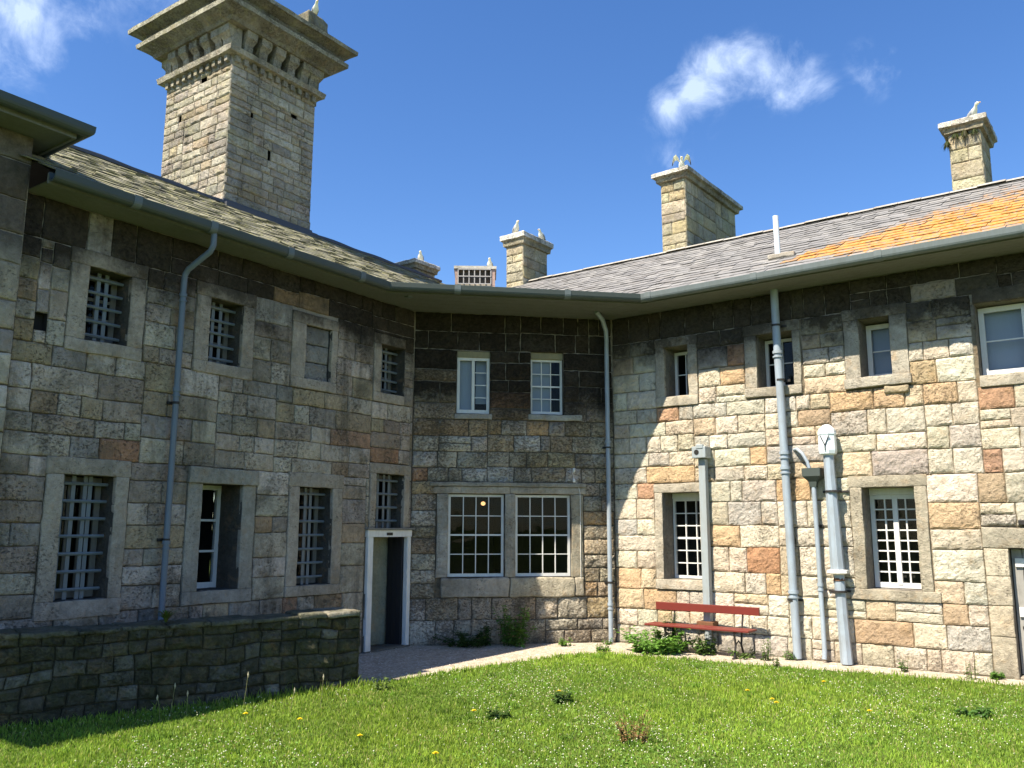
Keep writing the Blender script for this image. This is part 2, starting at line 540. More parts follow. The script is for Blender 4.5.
def block(mb, fr, s0, s1, z0, z1, colr, bulge, cell, rough, seed, mat=0, wob=.012, rag=.011, deep=.024):
    """one stone of a wall: joint recess, arris and an uneven face"""
    def lines(a, b):
        n = max(1, int(round((b - a - .06) / cell)))
        return [a, a + .007, a + .03] + [a + .03 + (b - a - .06) * k / n for k in range(1, n)] + [b - .03, b - .007, b]
    if s1 - s0 < .075 or z1 - z0 < .075: ls, lz = [s0, s0 + .007, (s0 + s1) / 2, s1 - .007, s1], [z0, z0 + .007, (z0 + z1) / 2, z1 - .007, z1]
    else: ls, lz = lines(s0, s1), lines(z0, z1)
    ts, tz = seed % 7 * .004 - .012, seed % 5 * .004 - .008
    sm, zm = (s0 + s1) / 2, (z0 + z1) / 2
    rows = []
    for z in lz:
        row = []
        for s in ls:
            d = min(s - s0, s1 - s, z - z0, z1 - z)
            if d < 1e-6: o = -deep
            elif d < .008: o = -.005
            else:
                w = Vector((s * 7 + seed * 3.1, seed * 1.7, z * 7))
                o = bulge * (1 - math.exp(-(d - .007) / .035)) + noise.noise(w) * rough + noise.noise(w * 3.1) * rough * .6
                o += (s - sm) * ts * .5 + (z - zm) * tz
            # uneven joints
            q = Vector((s * 1.9, z * 1.9, 3.3))
            q2 = Vector((s * 11, z * 11, seed))
            sj = s + noise.noise(q) * wob + noise.noise(q2) * rag
            zj = z + noise.noise(q + Vector((9, 4, 1))) * wob + noise.noise(q2 + Vector((5, 1, 7))) * rag
            row.append(W(fr, sj, o, zj))
        rows.append(row)
    mb.grid(rows, colr, mat)


def masonry(mb, fr, s0, s1, z0, z1, holes, opens, pal, seed, bands, hrow=.29, wmean=.42, bulge=.012, cell=.055, rough=.006,
            accents=(), gap=.006, mort=1, alpha=(0.45, 1.0), wob=.012, quoin=0.0):
    """coursed stone in panels; holes = rectangles kept clear (with their dressings), opens = the actual openings"""
    r = random.Random(seed)
    rects = []
    edges = [z0] + [b for b in bands if z0 < b < z1] + [z1]
    for za, zb in zip(edges[:-1], edges[1:]):
        xs = sorted({s0, s1, *[min(max(v, s0), s1) for h in holes if h[2] < zb - .06 and h[3] > za + .06 for v in h[:2]]})
        cols_ = []
        for xa, xb in zip(xs[:-1], xs[1:]):
            if xb - xa < .03: continue
            m_ = (xa + xb) / 2; cur = za
            for h in sorted([h for h in holes if h[0] < m_ < h[1] and h[2] < zb - .06 and h[3] > za + .06], key=lambda h: h[2]):
                if h[2] > cur + .055: cols_.append([xa, xb, cur, min(h[2], zb)])
                cur = max(cur, h[3])
                if cur >= zb: break
            if cur < zb - .055: cols_.append([xa, xb, cur, zb])
        free = []
        for c_ in cols_:
            if free and abs(free[-1][1] - c_[0]) < .001 and free[-1][2:] == c_[2:]: free[-1][1] = c_[1]
            else: free.append(list(c_))
        for fa, fb, za, zb in [f_ for f_ in free]:
            x = fa
            while x < fb - .01:
                w = r.uniform(.9, 2.4)
                if fb - (x + w) < .6: w = fb - x
                nrow = max(1, int(round((zb - za) / (hrow * r.uniform(.82, 1.2)))))
                cuts = [za + (zb - za) * k / nrow for k in range(nrow + 1)]
                for k in range(1, nrow): cuts[k] += r.uniform(-.16, .16) * (zb - za) / nrow
                for c0, c1 in zip(cuts[:-1], cuts[1:]):
                    y = x
                    while y < x + w - .005:
                        bw = min(max(r.lognormvariate(math.log(wmean), .36), .19), .95)
                        if x + w - (y + bw) < .20: bw = x + w - y
                        if c1 - c0 > .24 and r.random() < .06:
                            cm = c0 + (c1 - c0) * r.uniform(.35, .65)
                            rects.append((y, y + bw, c0, cm)); rects.append((y, y + bw, cm, c1))
                        elif bw > .5 and r.random() < .12:
                            ym = y + bw * r.uniform(.3, .6)
                            rects.append((y, ym, c0, c1)); rects.append((ym, y + bw, c0, c1))
                        else:
                            rects.append((y, y + bw, c0, c1))
                        y += bw
                x += w
    for k, (a, b, c, d) in enumerate(rects):
        cc = pick(pal, r); al = r.uniform(*alpha)
        if r.random() < .012: al *= .2
        for nm, sa, za_ in accents:
            if a <= sa < b and c <= za_ < d:
                cc = tuple(q_ * .75 + v_ * .25 for q_, v_ in zip(ACC[nm], cc)); al = .25 if za_ > 4.2 else .8
        g = gap * r.uniform(.5, 1.5)
        bl = bulge * r.uniform(.3, 1.7)
        block(mb, fr, a + g, b - g, c + g, d - g, cc + (al,), bl, cell, rough * r.uniform(.6, 1.5), k + seed * 37, 0, wob)
    # mortar bed behind, cut around the openings
    ss = sorted({s0, s1, *[min(max(v, s0), s1) for o in opens for v in o[:2]]})
    zz = sorted({z0, z1, *[min(max(v, z0), z1) for o in opens for v in o[2:4]]})
    for a, b in zip(ss[:-1], ss[1:]):
        for c, d in zip(zz[:-1], zz[1:]):
            sm, zm = (a + b) / 2, (c + d) / 2
            if any(o[0] < sm < o[1] and o[2] < zm < o[3] for o in opens): continue
            mb.face([W(fr, a, -.024, c), W(fr, b, -.024, c), W(fr, b, -.024, d), W(fr, a, -.024, d)], (.2, .17, .13, .8), mort)


# ------------------------------------------------------------------ the building
bld = thing('stone_building', 'two-storey weathered stone building with slate roofs wrapping round the lawn on three sides', 'building', (0, 16, 0))
SOF = 5.62

# openings: (s0, s1, z0, z1)
OPL = dict(UW1=(5.24, 5.77, 4.07, 4.95), UW2=(3.57, 4.10, 4.07, 4.95), UW3=(1.91, 2.43, 4.09, 4.91), UW4=(.24, .81, 4.09, 4.90),
           LW1=(5.24, 5.86, 1.09, 2.49), LW2=(3.42, 4.05, 1.10, 2.47), LW3=(1.77, 2.42, 1.08, 2.49), LDW=(.19, .85, 1.90, 2.77), DOOR=(.02, 1.02, 0, 1.86),
           HOLE=(6.20, 6.34, 4.08, 4.28))
OPC = dict(UC1=(.74, 1.32, 3.85, 4.95), UC2=(2.04, 2.63, 3.87, 4.98), T1=(.62, 1.59, 1.09, 2.48), T2=(1.77, 2.75, 1.09, 2.48))
OPR = dict(UR1=(1.03, 1.47, 4.11, 4.97), UR2=(2.66, 3.25, 4.11, 4.97), UR3=(4.25, 4.68, 4.11, 5.0), UR4=(5.80, 6.95, 3.98, 4.99),
           LR1=(.93, 1.60, 1.08, 2.50), LR2=(4.15, 4.86, 1.06, 2.50), RDOOR=(5.95, 6.85, 0, 1.66))


def pad(o, l, r_, d, u): return (o[0] - l, o[1] + r_, o[2] - d, o[3] + u)


HL = [pad(OPL['UW1'], .22, .22, .16, .19), pad(OPL['UW2'], .20, .22, .16, .19), pad(OPL['UW3'], .13, .26, .16, .17), pad(OPL['UW4'], .0, .17, .16, .17),
      pad(OPL['LW1'], .17, .20, .20, .20), pad(OPL['LW2'], .24, .22, .17, .21), pad(OPL['LW3'], .20, .20, .15, .21), pad(OPL['LDW'], .14, .14, .02, .17),
      pad(OPL['DOOR'], .02, .04, 0, .02), OPL['HOLE']]
HC = [pad(OPC['UC1'], .0, .0, .10, .0), pad(OPC['UC2'], .0, .0, .10, .0), (.42, 2.96, .76, 2.68)]
HR = [pad(OPR['UR1'], .17, .17, .17, .16), pad(OPR['UR2'], .20, .14, .15, .17), pad(OPR['UR3'], .22, .24, .15, .17), pad(OPR['UR4'], .05, .1, .16, .2),
      pad(OPR['LR1'], .15, .15, .16, .15), pad(OPR['LR2'], .17, .16, .15, .17), (5.66, 7.1, 0, 1.95)]

SPL = {'L': [('brown', 6.34, 4.52), ('brown', 6.23, 3.31), ('rust', 5.2, 2.85), ('orange', 2.96, 5.31), ('orange', 2.14, 5.31), ('rust', 2.51, .81), ('rust', 1.12, 3.15), ('rust', .66, 2.96), ('brown', 1.5, 2.81), ('brown', 1.5, 1.87), ('white', 3.21, 5.11), ('white', 4.21, 2.12), ('white', 4.19, 1.74), ('white', 5.69, 5.36), ('white', 5.82, .95), ('ochre', 6.5, 4.76), ('dark', 4.68, .92)],
       'C': [('orange', 3.1, 2.17), ('orange', 3.17, .87), ('tan', 3.1, 1.62), ('rust', 1.72, 4.02), ('brown', .63, 3.64), ('orange', 2.34, 3.63), ('tan', .27, 4.56), ('ochre', 2.56, 3.16), ('brown', .25, 1.51), ('white', 1.5, 2.8), ('white', 2.2, 3.37), ('white', .99, 2.8), ('rust', .15, 2.82), ('white', .6, 3.39)],
       'R': [('rust', .53, 2.62), ('orange', .88, 2.81), ('rust', 2.42, 1.52), ('orange', 2.49, 3.09), ('orange', .3, 1.23), ('tan', .28, .84), ('rust', 2.27, 4.6), ('rust', .95, 3.85), ('orange', 2.38, 4.31), ('brown', 3.27, 3.68), ('orange', 4.27, 3.66), ('orange', 4.62, 3.65), ('orange', 5.38, 3.65), ('rust', 6.07, 3.53), ('brown', 5.38, .89), ('brown', 4.52, .55), ('rust', 4.56, 2.85), ('rust', 5.76, 2.69), ('brown', 5.94, 2.29), ('grey', 5.36, .54), ('grey', 5.03, 2.81), ('orange', 2.72, 1.21), ('tan', 2.39, .82), ('rust', 5.54, 2.1), ('orange', 3.04, 2.34), ('grey', 2.31, 2.12), ('grey', 2.89, 3.04), ('tan', 5.2, 2.17), ('orange', 1.9, 1.72), ('orange', .6, .82), ('grey', .35, 2.0)]}

BANDS = [.93, 2.68, 3.93, 5.13]
mb = MB()
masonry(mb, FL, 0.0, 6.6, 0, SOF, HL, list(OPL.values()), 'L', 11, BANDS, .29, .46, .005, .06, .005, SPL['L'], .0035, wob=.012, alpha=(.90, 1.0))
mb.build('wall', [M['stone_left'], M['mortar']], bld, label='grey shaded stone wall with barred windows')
mb = MB()
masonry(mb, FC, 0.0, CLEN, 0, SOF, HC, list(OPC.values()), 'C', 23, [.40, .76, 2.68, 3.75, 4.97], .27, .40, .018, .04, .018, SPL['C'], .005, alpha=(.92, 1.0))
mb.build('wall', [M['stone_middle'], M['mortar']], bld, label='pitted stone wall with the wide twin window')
mb = MB()
masonry(mb, FR, 0.0, 8.6, 0, SOF, HR, list(OPR.values()), 'R', 5, [.30, .91, 2.66, 3.94, 5.14], .30, .44, .013, .036, .014, SPL['R'], .0035, alpha=(.92, 1.0))
mb.build('wall', [M['stone_right'], M['mortar_pale']], bld, label='sunlit cream and orange stone wall')

for (f_, s_) in ((FL, 0.0), (FC, CLEN)):
    mb = MB()
    mb.tube([W(f_, s_, -.06, 0), W(f_, s_, -.06, SOF)], .055, 8, (.2, .17, .13, .8))
    mb.build('corner_core', M['mortar'], bld)

# projecting end block on the left: front stands a little forward, taller eaves
FP = shift(FL, 6.58, .09)
mb = MB()
masonry(mb, FP, 0.0, 4.0, 0, 6.22, [], [], 'L', 61, [2.0, 4.0], .33, .5, .008, .06, .005, (), .006)
mb.box(FL, 6.58, 10.58, -6, .06, 0, 6.22, (.25, .24, .22, .5), 0, skip='f')
mb.build('wall', [M['dressed'], M['mortar']], bld, label='end wall of the taller projecting wing')


def sash_bars(mb, fr, s0, s1, z0, z1, o, cols, rows, fw=.045, bw=.016, dep=.035, split=False):
    mb.box(fr, s0, s0 + fw, o - dep, o, z0, z1); mb.box(fr, s1 - fw, s1, o - dep, o, z0, z1)
    mb.box(fr, s0 + fw, s1 - fw, o - dep, o, z0, z0 + fw * 1.25, skip='lr'); mb.box(fr, s0 + fw, s1 - fw, o - dep, o, z1 - fw, z1, skip='lr')
    a, b, c, d = s0 + fw, s1 - fw, z0 + fw * 1.25, z1 - fw
    for k in range(1, cols):
        x = a + (b - a) * k / cols
        mb.box(fr, x - bw / 2, x + bw / 2, o - dep * .8, o - .004, c, d, skip='td')
    for k in range(1, rows):
        y = c + (d - c) * k / rows
        w = bw * (1.9 if split and k == rows // 2 else 1)
        mb.box(fr, a, b, o - dep * .7, o - .007, y - w / 2, y + w / 2, skip='lr')


def pane(fr, s0, s1, z0, z1, o, parent):
    mb = MB()
    mb.box(fr, s0 + .02, s1 - .02, o - .006, o, z0 + .02, z1 - .02, skip='blrtd')
    return mb.build('pane', M['glass'], parent)


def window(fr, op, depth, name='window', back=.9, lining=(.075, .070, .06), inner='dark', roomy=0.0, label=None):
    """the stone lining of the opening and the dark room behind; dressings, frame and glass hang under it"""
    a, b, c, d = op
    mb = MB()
    cc = lining + (.3,)  # recess shade put into the lining colour, darker than the dressings
    n = 7
    for (p, q) in (((a, c), (a, d)), ((b, d), (b, c)), ((a, d), (b, d)), ((b, c), (a, c))):
        rows = []
        L = math.dist(p, q); m = max(2, int(L / .08))
        for k in range(m + 1):
            u = k / m
            s, z = p[0] + (q[0] - p[0]) * u, p[1] + (q[1] - p[1]) * u
            row = []
            for j in range(n + 1):
                o = -.0 - depth * j / n
                w = W(fr, s, o, z)
                e = 0.0 if k in (0, m) else .010
                nv = noise.noise_vector(w * 8) * e
                row.append(w + nv)
            rows.append(row)
        mb.grid(rows, cc, 0)
    x = roomy
    a2, b2, c2, d2 = a - x, b + x, c - x, d + x * .3
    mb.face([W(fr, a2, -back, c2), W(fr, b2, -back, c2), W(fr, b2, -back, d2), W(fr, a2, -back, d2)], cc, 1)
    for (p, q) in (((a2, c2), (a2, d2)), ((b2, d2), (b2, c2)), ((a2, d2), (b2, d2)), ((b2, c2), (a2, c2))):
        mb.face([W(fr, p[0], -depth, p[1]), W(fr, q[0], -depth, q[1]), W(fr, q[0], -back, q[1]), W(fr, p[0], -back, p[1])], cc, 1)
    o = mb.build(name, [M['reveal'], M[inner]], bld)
    if label: o['label'] = label
    return o


def stone_part(name, parent, fr, s0, s1, o0, o1, z0, z1, colr, cell=.07, bev=.012, rough=.007, mat='dressed', sus=.8, lab=None):
    mb = MB()
    mb.rbox(fr, s0, s1, o0, o1, z0, z1, colr + (sus,), 0, cell, bev, rough, 8.0)
    ob = mb.build(name, M[mat], parent, smooth=True)
    if lab: ob['label'] = lab
    return ob


LG = (.40, .345, .275)      # dressed stone, left wing
RG = (.42, .375, .30)        # dressed stone, right wing
g = .004


def dress(win, fr, op, l, r_, d, u, colr, o_out=.012, sill_out=.02, sill_ext=0.0, lint_out=.012, sill_mat='dressed'):
    a, b, c, e = op
    if l > .02: stone_part('jamb', win, fr, a - l + g, a, -.06, o_out, c, e, colr)
    if r_ > .02: stone_part('jamb', win, fr, b, b + r_ - g, -.06, o_out, c, e, tuple(x * 1.04 for x in colr))
    if u > .02: stone_part('lintel', win, fr, a - l - .01, b + r_ + .01, -.06, lint_out, e, e + u - g, tuple(x * .93 for x in colr))
    if d > .02: stone_part('sill', win, fr, a - l - sill_ext, b + r_ + sill_ext, -.10, sill_out, c - d + g, c, tuple(x * 1.02 for x in colr), mat=sill_mat)


def grille(win, fr, op, o, nh, vs, back_cols):
    a, b, c, d = op
    mb = MB()
    for v in vs: mb.box(fr, a + v - .024, a + v + .024, o - .012, o, c, d)
    for k in range(nh):
        z = c + (d - c) * (k + .55) / nh
        mb.tube([W(fr, a, o + .014, z), W(fr, b, o + .014, z)], .020, 6)
    mb.build('grille', M['grille'], win)
    mb = MB()
    sash_bars(mb, fr, a + .01, b - .01, c + .01, d - .01, o - .10, back_cols, max(3, nh // 2), .07, .04, .03)
    mb.build('frame', M['old_timber'], win)
    pane(fr, a + .01, b - .01, c + .01, d - .01, o - .12, win)


# --- left wing windows (s runs from the corner towards the camera, so the seen reveal is the far, low-s one)
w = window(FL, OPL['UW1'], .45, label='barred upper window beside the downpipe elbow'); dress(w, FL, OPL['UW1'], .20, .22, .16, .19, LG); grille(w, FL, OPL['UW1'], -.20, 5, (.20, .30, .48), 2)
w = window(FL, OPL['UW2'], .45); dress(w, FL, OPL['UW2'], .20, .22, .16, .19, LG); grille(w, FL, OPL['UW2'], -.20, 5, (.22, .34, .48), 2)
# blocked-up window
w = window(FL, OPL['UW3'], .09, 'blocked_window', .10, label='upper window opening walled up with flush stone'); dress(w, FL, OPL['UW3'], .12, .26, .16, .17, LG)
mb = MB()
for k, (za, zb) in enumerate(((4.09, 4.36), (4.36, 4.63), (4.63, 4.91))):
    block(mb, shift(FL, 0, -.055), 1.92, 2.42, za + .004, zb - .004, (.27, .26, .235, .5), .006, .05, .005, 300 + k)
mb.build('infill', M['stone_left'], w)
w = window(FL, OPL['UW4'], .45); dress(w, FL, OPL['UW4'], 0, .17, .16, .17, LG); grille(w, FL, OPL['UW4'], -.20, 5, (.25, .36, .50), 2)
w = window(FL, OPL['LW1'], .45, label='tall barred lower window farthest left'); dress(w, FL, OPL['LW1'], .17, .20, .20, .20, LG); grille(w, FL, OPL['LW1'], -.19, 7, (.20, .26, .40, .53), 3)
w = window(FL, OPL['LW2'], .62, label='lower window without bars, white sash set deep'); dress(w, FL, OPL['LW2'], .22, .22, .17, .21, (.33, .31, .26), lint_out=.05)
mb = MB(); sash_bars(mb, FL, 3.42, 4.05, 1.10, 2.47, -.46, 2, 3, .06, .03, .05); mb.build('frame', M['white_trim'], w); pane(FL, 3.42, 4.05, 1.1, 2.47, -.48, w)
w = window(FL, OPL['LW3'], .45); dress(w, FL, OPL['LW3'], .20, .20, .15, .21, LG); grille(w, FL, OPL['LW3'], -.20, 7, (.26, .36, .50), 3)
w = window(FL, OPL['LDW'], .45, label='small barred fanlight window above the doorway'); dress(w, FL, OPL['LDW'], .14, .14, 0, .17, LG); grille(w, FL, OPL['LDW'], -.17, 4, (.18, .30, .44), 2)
mb = MB()
mb.box(FL, 6.20, 6.34, -.12, -.02, 4.08, 4.28, (.02, .02, .02, 0), 0, skip='f')
mb.build('vent_hole', M['dark'], bld)

# --- doorway in the left wing: white timber frame, lobby wall and dark inner leaf
mb = MB()
x0, x1, zt = OPL['DOOR'][0], OPL['DOOR'][1], 1.86
for (a, b) in ((x0, x0 + .001), (x1 - .001, x1)):
    pass
mb.face([W(FL, x0, 0, 0), W(FL, x0, -.35, 0), W(FL, x0, -.35, zt), W(FL, x0, 0, zt)], (.2, .19, .16, .3))
mb.face([W(FL, x1, -.35, 0), W(FL, x1, 0, 0), W(FL, x1, 0, zt), W(FL, x1, -.35, zt)], (.2, .19, .16, .3))
mb.face([W(FL, x0, -.35, zt), W(FL, x1, -.35, zt), W(FL, x1, 0, zt), W(FL, x0, 0, zt)], (.2, .19, .16, .3))
mb.box(FL, x0 - .7, x1 + .3, -1.5, -.35, -.01, zt + .1, (.17, .17, .13, .3), skip='f')
door = mb.build('doorway', M['whitewash'], bld, label='open doorway with white timber frame')
mb = MB()
wf = .085
mb.rbox(FL, x0, x0 + wf, -.05, .035, 0.02, zt - .10, (.5, .5, .5, 0), 0, .2, .006, .002)
mb.rbox(FL, x1 - wf - .03, x1, -.05, .035, 0.02, zt - .10, (.5, .5, .5, 0), 0, .2, .006, .002)
mb.rbox(FL, x0 - .01, x1 + .02, -.05, .045, zt - .10, zt + .01, (.5, .5, .5, 0), 0, .2, .006, .002)
mb.build('frame', M['white_paint'], door)
mb = MB()
mb.rbox(FL, x0 - .05, x1 + .06, -.03, .075, zt + .012, zt + .045, (.5, .5, .5, 0), 0, .2, .006, .002)
mb.build('drip_board', M['old_timber'], door)
mb = MB()
mb.box(FL, .48, .62, .046, .049, zt - .075, zt - .03)
mb.build('plate', M['iron'], door)
mb = MB()
mb.box(FL, .10, .14, -.37, -.06, .02, zt - .05)
for k in range(1, 3): mb.box(FL, .14, .146, -.06 - .10 * k - .012, -.06 - .10 * k, .04, zt - .07)
mb.build('door_leaf', M['door_black'], door)
mb = MB()
block(mb, shift(FL, 0, -.42), .05, 1.25, .02, zt + .08, (.27, .27, .20, .2), .02, .06, .015, 9)
mb.build('lobby_wall', M['whitewash'], door)
mb = MB()
mb.rbox(FL, x0 - .03, x1 + .03, -.34, .05, -.06, .035, (.16, .15, .13, 0), 0, .1, .02, .006)
mb.build('doorstep', M['dressed'], door)

# --- middle wall: two upper windows, wide twin window below
w = window(FC, OPC['UC1'], .30, inner='dark', back=.8); stone_part('sill', w, FC, .70, 1.36, -.08, .03, 3.755, 3.845, (.33, .31, .27), sus=.3)
mb = MB(); sash_bars(mb, FC, .745, 1.315, 3.86, 4.84, -.045, 2, 1, .05, .05, .05)
for k in range(1, 4): mb.box(FC, 1.06, 1.265, -.07, -.055, 3.91 + .22 * k, 3.925 + .22 * k)
mb.build('frame', M['white_trim'], w); pane(FC, .745, 1.315, 3.86, 4.84, -.08, w)
mb = MB(); mb.box(FC, .745, 1.315, -.1, -.02, 4.842, 4.945); mb.build('head_board', M['ochre_board'], w)
mb = MB(); mb.box(FC, .77, 1.03, -.16, -.15, 3.9, 4.80); mb.box(FC, 1.09, 1.28, -.21, -.20, 4.05, 4.80); mb.build('blind', M['curtain'], w)
w = window(FC, OPC['UC2'], .30, inner='dark', back=.8); stone_part('sill', w, FC, 2.0, 2.95, -.08, .03, 3.765, 3.865, (.36, .35, .31), sus=.3)
mb = MB(); sash_bars(mb, FC, 2.045, 2.625, 3.88, 4.86, -.10, 3, 4, .04, .014, .04, split=True)
mb.build('frame', M['white_trim'], w); pane(FC, 2.045, 2.625, 3.88, 4.86, -.12, w)
mb = MB(); mb.box(FC, 2.045, 2.625, -.13, -.05, 4.862, 4.975); mb.build('head_board', M['ochre_board'], w)
mb = MB(); mb.box(FC, 2.07, 2.42, -.20, -.19, 3.9, 4.84); mb.build('blind', M['curtain'], w)
# twin
tw = window(FC, OPC['T1'], .20, 'twin_window', 2.6, inner='dark', roomy=.35, label='left half of the wide twin window'); mb = MB()
sash_bars(mb, FC, .63, 1.58, 1.10, 2.47, -.075, 4, 4, .04, .014, .045, split=True); mb.build('frame', M['white_trim'], tw); pane(FC, .63, 1.58, 1.10, 2.47, -.10, tw)
tw2 = window(FC, OPC['T2'], .20, 'twin_window', 2.6, inner='dark', roomy=.0, label='right half of the wide twin window'); mb = MB()
sash_bars(mb, FC, 1.78, 2.74, 1.10, 2.47, -.075, 4, 4, .04, .014, .045, split=True); mb.build('frame', M['white_trim'], tw2); pane(FC, 1.78, 2.74, 1.10, 2.47, -.10, tw2)
CG = (.38, .34, .27)
stone_part('jamb', tw, FC, .43, .62, -.06, .02, 1.09, 2.48, (.40, .375, .32), rough=.010)
stone_part('mullion', tw, FC, 1.59, 1.77, -.09, .02, 1.09, 2.48, (.33, .31, .26))
stone_part('jamb', tw2, FC, 2.75, 2.95, -.06, .02, 1.09, 2.48, (.32, .29, .22), rough=.010)
stone_part('lintel', tw, FC, .30, 1.675, -.06, .02, 2.484, 2.60, CG); stone_part('lintel', tw2, FC, 1.68, 3.0, -.06, .02, 2.484, 2.60, CG)
stone_part('hood_mould', tw, FC, .30, 3.0, -.04, .055, 2.604, 2.675, (.30, .28, .23))
stone_part('sill', tw, FC, .52, 1.665, -.08, .045, .765, 1.085, (.37, .33, .27), bev=.03, rough=.014)
stone_part('sill', tw2, FC, 1.675, 2.80, -.08, .045, .765, 1.085, (.44, .39, .29), bev=.03, rough=.014)
stone_part('sill', tw2, FC, 2.806, 2.955, -.05, .03, .78, 1.085, (.42, .37, .28), bev=.02, rough=.012)

# --- right wing
def rwin(k, depth, cols, rows, l, r_, d, u, fo, label=None, split=False, sill_ext=0.0, curtain=False, fw=.05, bw=.016, mid=False, colr=RG, sill_out=.03):
    op = OPR[k]
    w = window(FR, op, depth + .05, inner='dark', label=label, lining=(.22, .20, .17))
    dress(w, FR, op, l, r_, d, u, colr, sill_ext=sill_ext, sill_out=sill_out)
    a, b, c, e = op
    mb = MB(); sash_bars(mb, FR, a + .01, b - .01, c + .01, e - fo, -depth + .04, cols, rows, fw, bw, .05, split=split)
    if mid:
        x = (a + b) / 2; mb.box(FR, x - .035, x + .035, -depth - .01, -depth + .05, c + .06, e - fo - .05)
    if fo > .03: mb.box(FR, a + .01, b - .01, -depth - .02, -depth + .06, e - fo + .002, e - .002)
    mb.build('frame', M['white_trim'], w)
    pane(FR, a + .01, b - .01, c + .01, e - fo, -depth + .005, w)
    if curtain:
        mb = MB(); mb.box(FR, a + .04, b - .04, -depth - .10, -depth - .09, c + .05, e - fo - .03); mb.build('blind', M['curtain'], w)
    return w


rwin('UR1', .42, 2, 2, .17, .17, .17, .16, .03, colr=(.41, .365, .29))
rwin('UR2', .42, 2, 2, .20, .12, .15, .17, .03, colr=(.38, .34, .27), label='narrow upper window half hidden by the tall downpipe')
w = rwin('UR3', .42, 1, 2, .22, .24, .15, .17, .03, curtain=True, fw=.07, colr=(.39, .355, .29), sill_out=.06, sill_ext=.02)
stone_part('corbel', w, FR, 4.55, 4.90, -.05, .06, 3.84, 3.945, (.36, .30, .20), bev=.03, rough=.014)
rwin('UR4', .28, 2, 2, .0, .1, .16, .2, .02, curtain=True, fw=.07, mid=True, label='wide upper window at the right end')
rwin('LR1', .40, 3, 6, .15, .15, .16, .15, .10, split=True, fw=.035, bw=.018)
rwin('LR2', .40, 4, 8, .17, .16, .15, .17, .10, fw=.06, bw=.020, mid=True, colr=(.36, .32, .245), sill_ext=.08, label='lower casement window of many small white panes')

# boarded door at the right end
op = OPR['RDOOR']
mb = MB()
mb.face([W(FR, 5.95, 0, 0), W(FR, 5.95, -.3, 0), W(FR, 5.95, -.3, 1.66), W(FR, 5.95, 0, 1.66)], (.2, .18, .15, .3))
mb.face([W(FR, 6.85, -.3, 0), W(FR, 6.85, 0, 0), W(FR, 6.85, 0, 1.66), W(FR, 6.85, -.3, 1.66)], (.2, .18, .15, .3))
mb.face([W(FR, 5.95, -.3, 1.66), W(FR, 6.85, -.3, 1.66), W(FR, 6.85, 0, 1.66), W(FR, 5.95, 0, 1.66)], (.2, .18, .15, .3))
rd = mb.build('door', M['reveal'], bld, label='grey boarded door at the right end')
mb = MB()
for k in range(7): mb.rbox(FR, 5.96 + .127 * k, 5.96 + .127 * k + .121, -.20, -.165 + .002 * (k % 2), .05, 1.65, (.5, .5, .5, 0), 0, .4, .006, .001)
mb.build('leaf', M['door_grey'], rd)
mb = MB(); mb.box(FR, 6.0, 6.8, -.164, -.135, .78, .90); mb.build('ledge', M['white_trim'], rd)
mb = MB(); mb.box(FR, 6.0, 6.8, -.164, -.135, 1.42, 1.53); mb.build('ledge', M['white_trim'], rd)
mb = MB(); mb.box(FR, 6.02, 6.4, -.160, -.150, .62, .66); mb.build('hinge', M['iron'], rd)
stone_part('lintel', rd, FR, 5.66, 7.1, -.06, .02, 1.664, 1.93, (.40, .36, .28))
for k, (za, zb) in enumerate(((0.0, .52), (.52, .92), (.92, 1.30), (1.30, 1.66))):
    stone_part('jamb', rd, FR, 5.67, 5.95, -.06, .015, za + .003, zb - .003, [(.42, .37, .28), (.50, .43, .32), (.49, .43, .33), (.52, .46, .35)][k])
    stone_part('jamb', rd, FR, 6.85, 7.1, -.06, .015, za + .003, zb - .003, [(.42, .37, .28), (.50, .43, .32), (.49, .43, .33), (.52, .46, .35)][k])
stone_part('doorstep', rd, FR, 5.96, 6.84, -.28, .04, -.05, .045, (.38, .34, .27))

# ------------------------------------------------------------------ eaves
OVL, OVC, OVR = .50, 1.25, .74


def isect(f1, o1, f2, o2):
    p1, d1 = W(f1, 0, o1, 0), f1[1]; p2, d2 = W(f2, 0, o2, 0), f2[1]
    den = d1.x * d2.y - d1.y * d2.x
    t_ = ((p2.x - p1.x) * d2.y - (p2.y - p1.y) * d2.x) / den
    return p1 + d1 * t_


def eave(k, d, z):
    if k == 0: p = W(FL, 6.57, OVL + d, 0)
    elif k == 1: p = isect(FL, OVL + d, FC, OVC + d)
    elif k == 2: p = isect(FC, OVC + d, FR, OVR + d)
    else: p = W(FR, 8.5, OVR + d, 0)
    return Vector((p.x, p.y, z))


mb = MB()
wl = [W(FL, 6.57, -.12, SOF), W(FL, -.06, -.12, SOF), W(FC, CLEN + .06, -.12, SOF), W(FR, 8.5, -.12, SOF)]
for k in range(3):
    n = 6
    for j in range(n):
        f0, f1 = j / n, (j + 1) / n - .006
        a0, a1 = wl[k].lerp(eave(k, -.02, SOF), f0), wl[k].lerp(eave(k, -.02, SOF), f1)
        b0, b1 = wl[k + 1].lerp(eave(k + 1, -.02, SOF), f0), wl[k + 1].lerp(eave(k + 1, -.02, SOF), f1)
        mb.face([a0, b0, b1, a1]); up = Vector((0, 0, .012)); mb.face([a0 + up, a1 + up, b1 + up, b0 + up])
        mb.face([a1, b1, b1 + up, a1 + up])
mb.build('soffit', M['soffit'], bld)


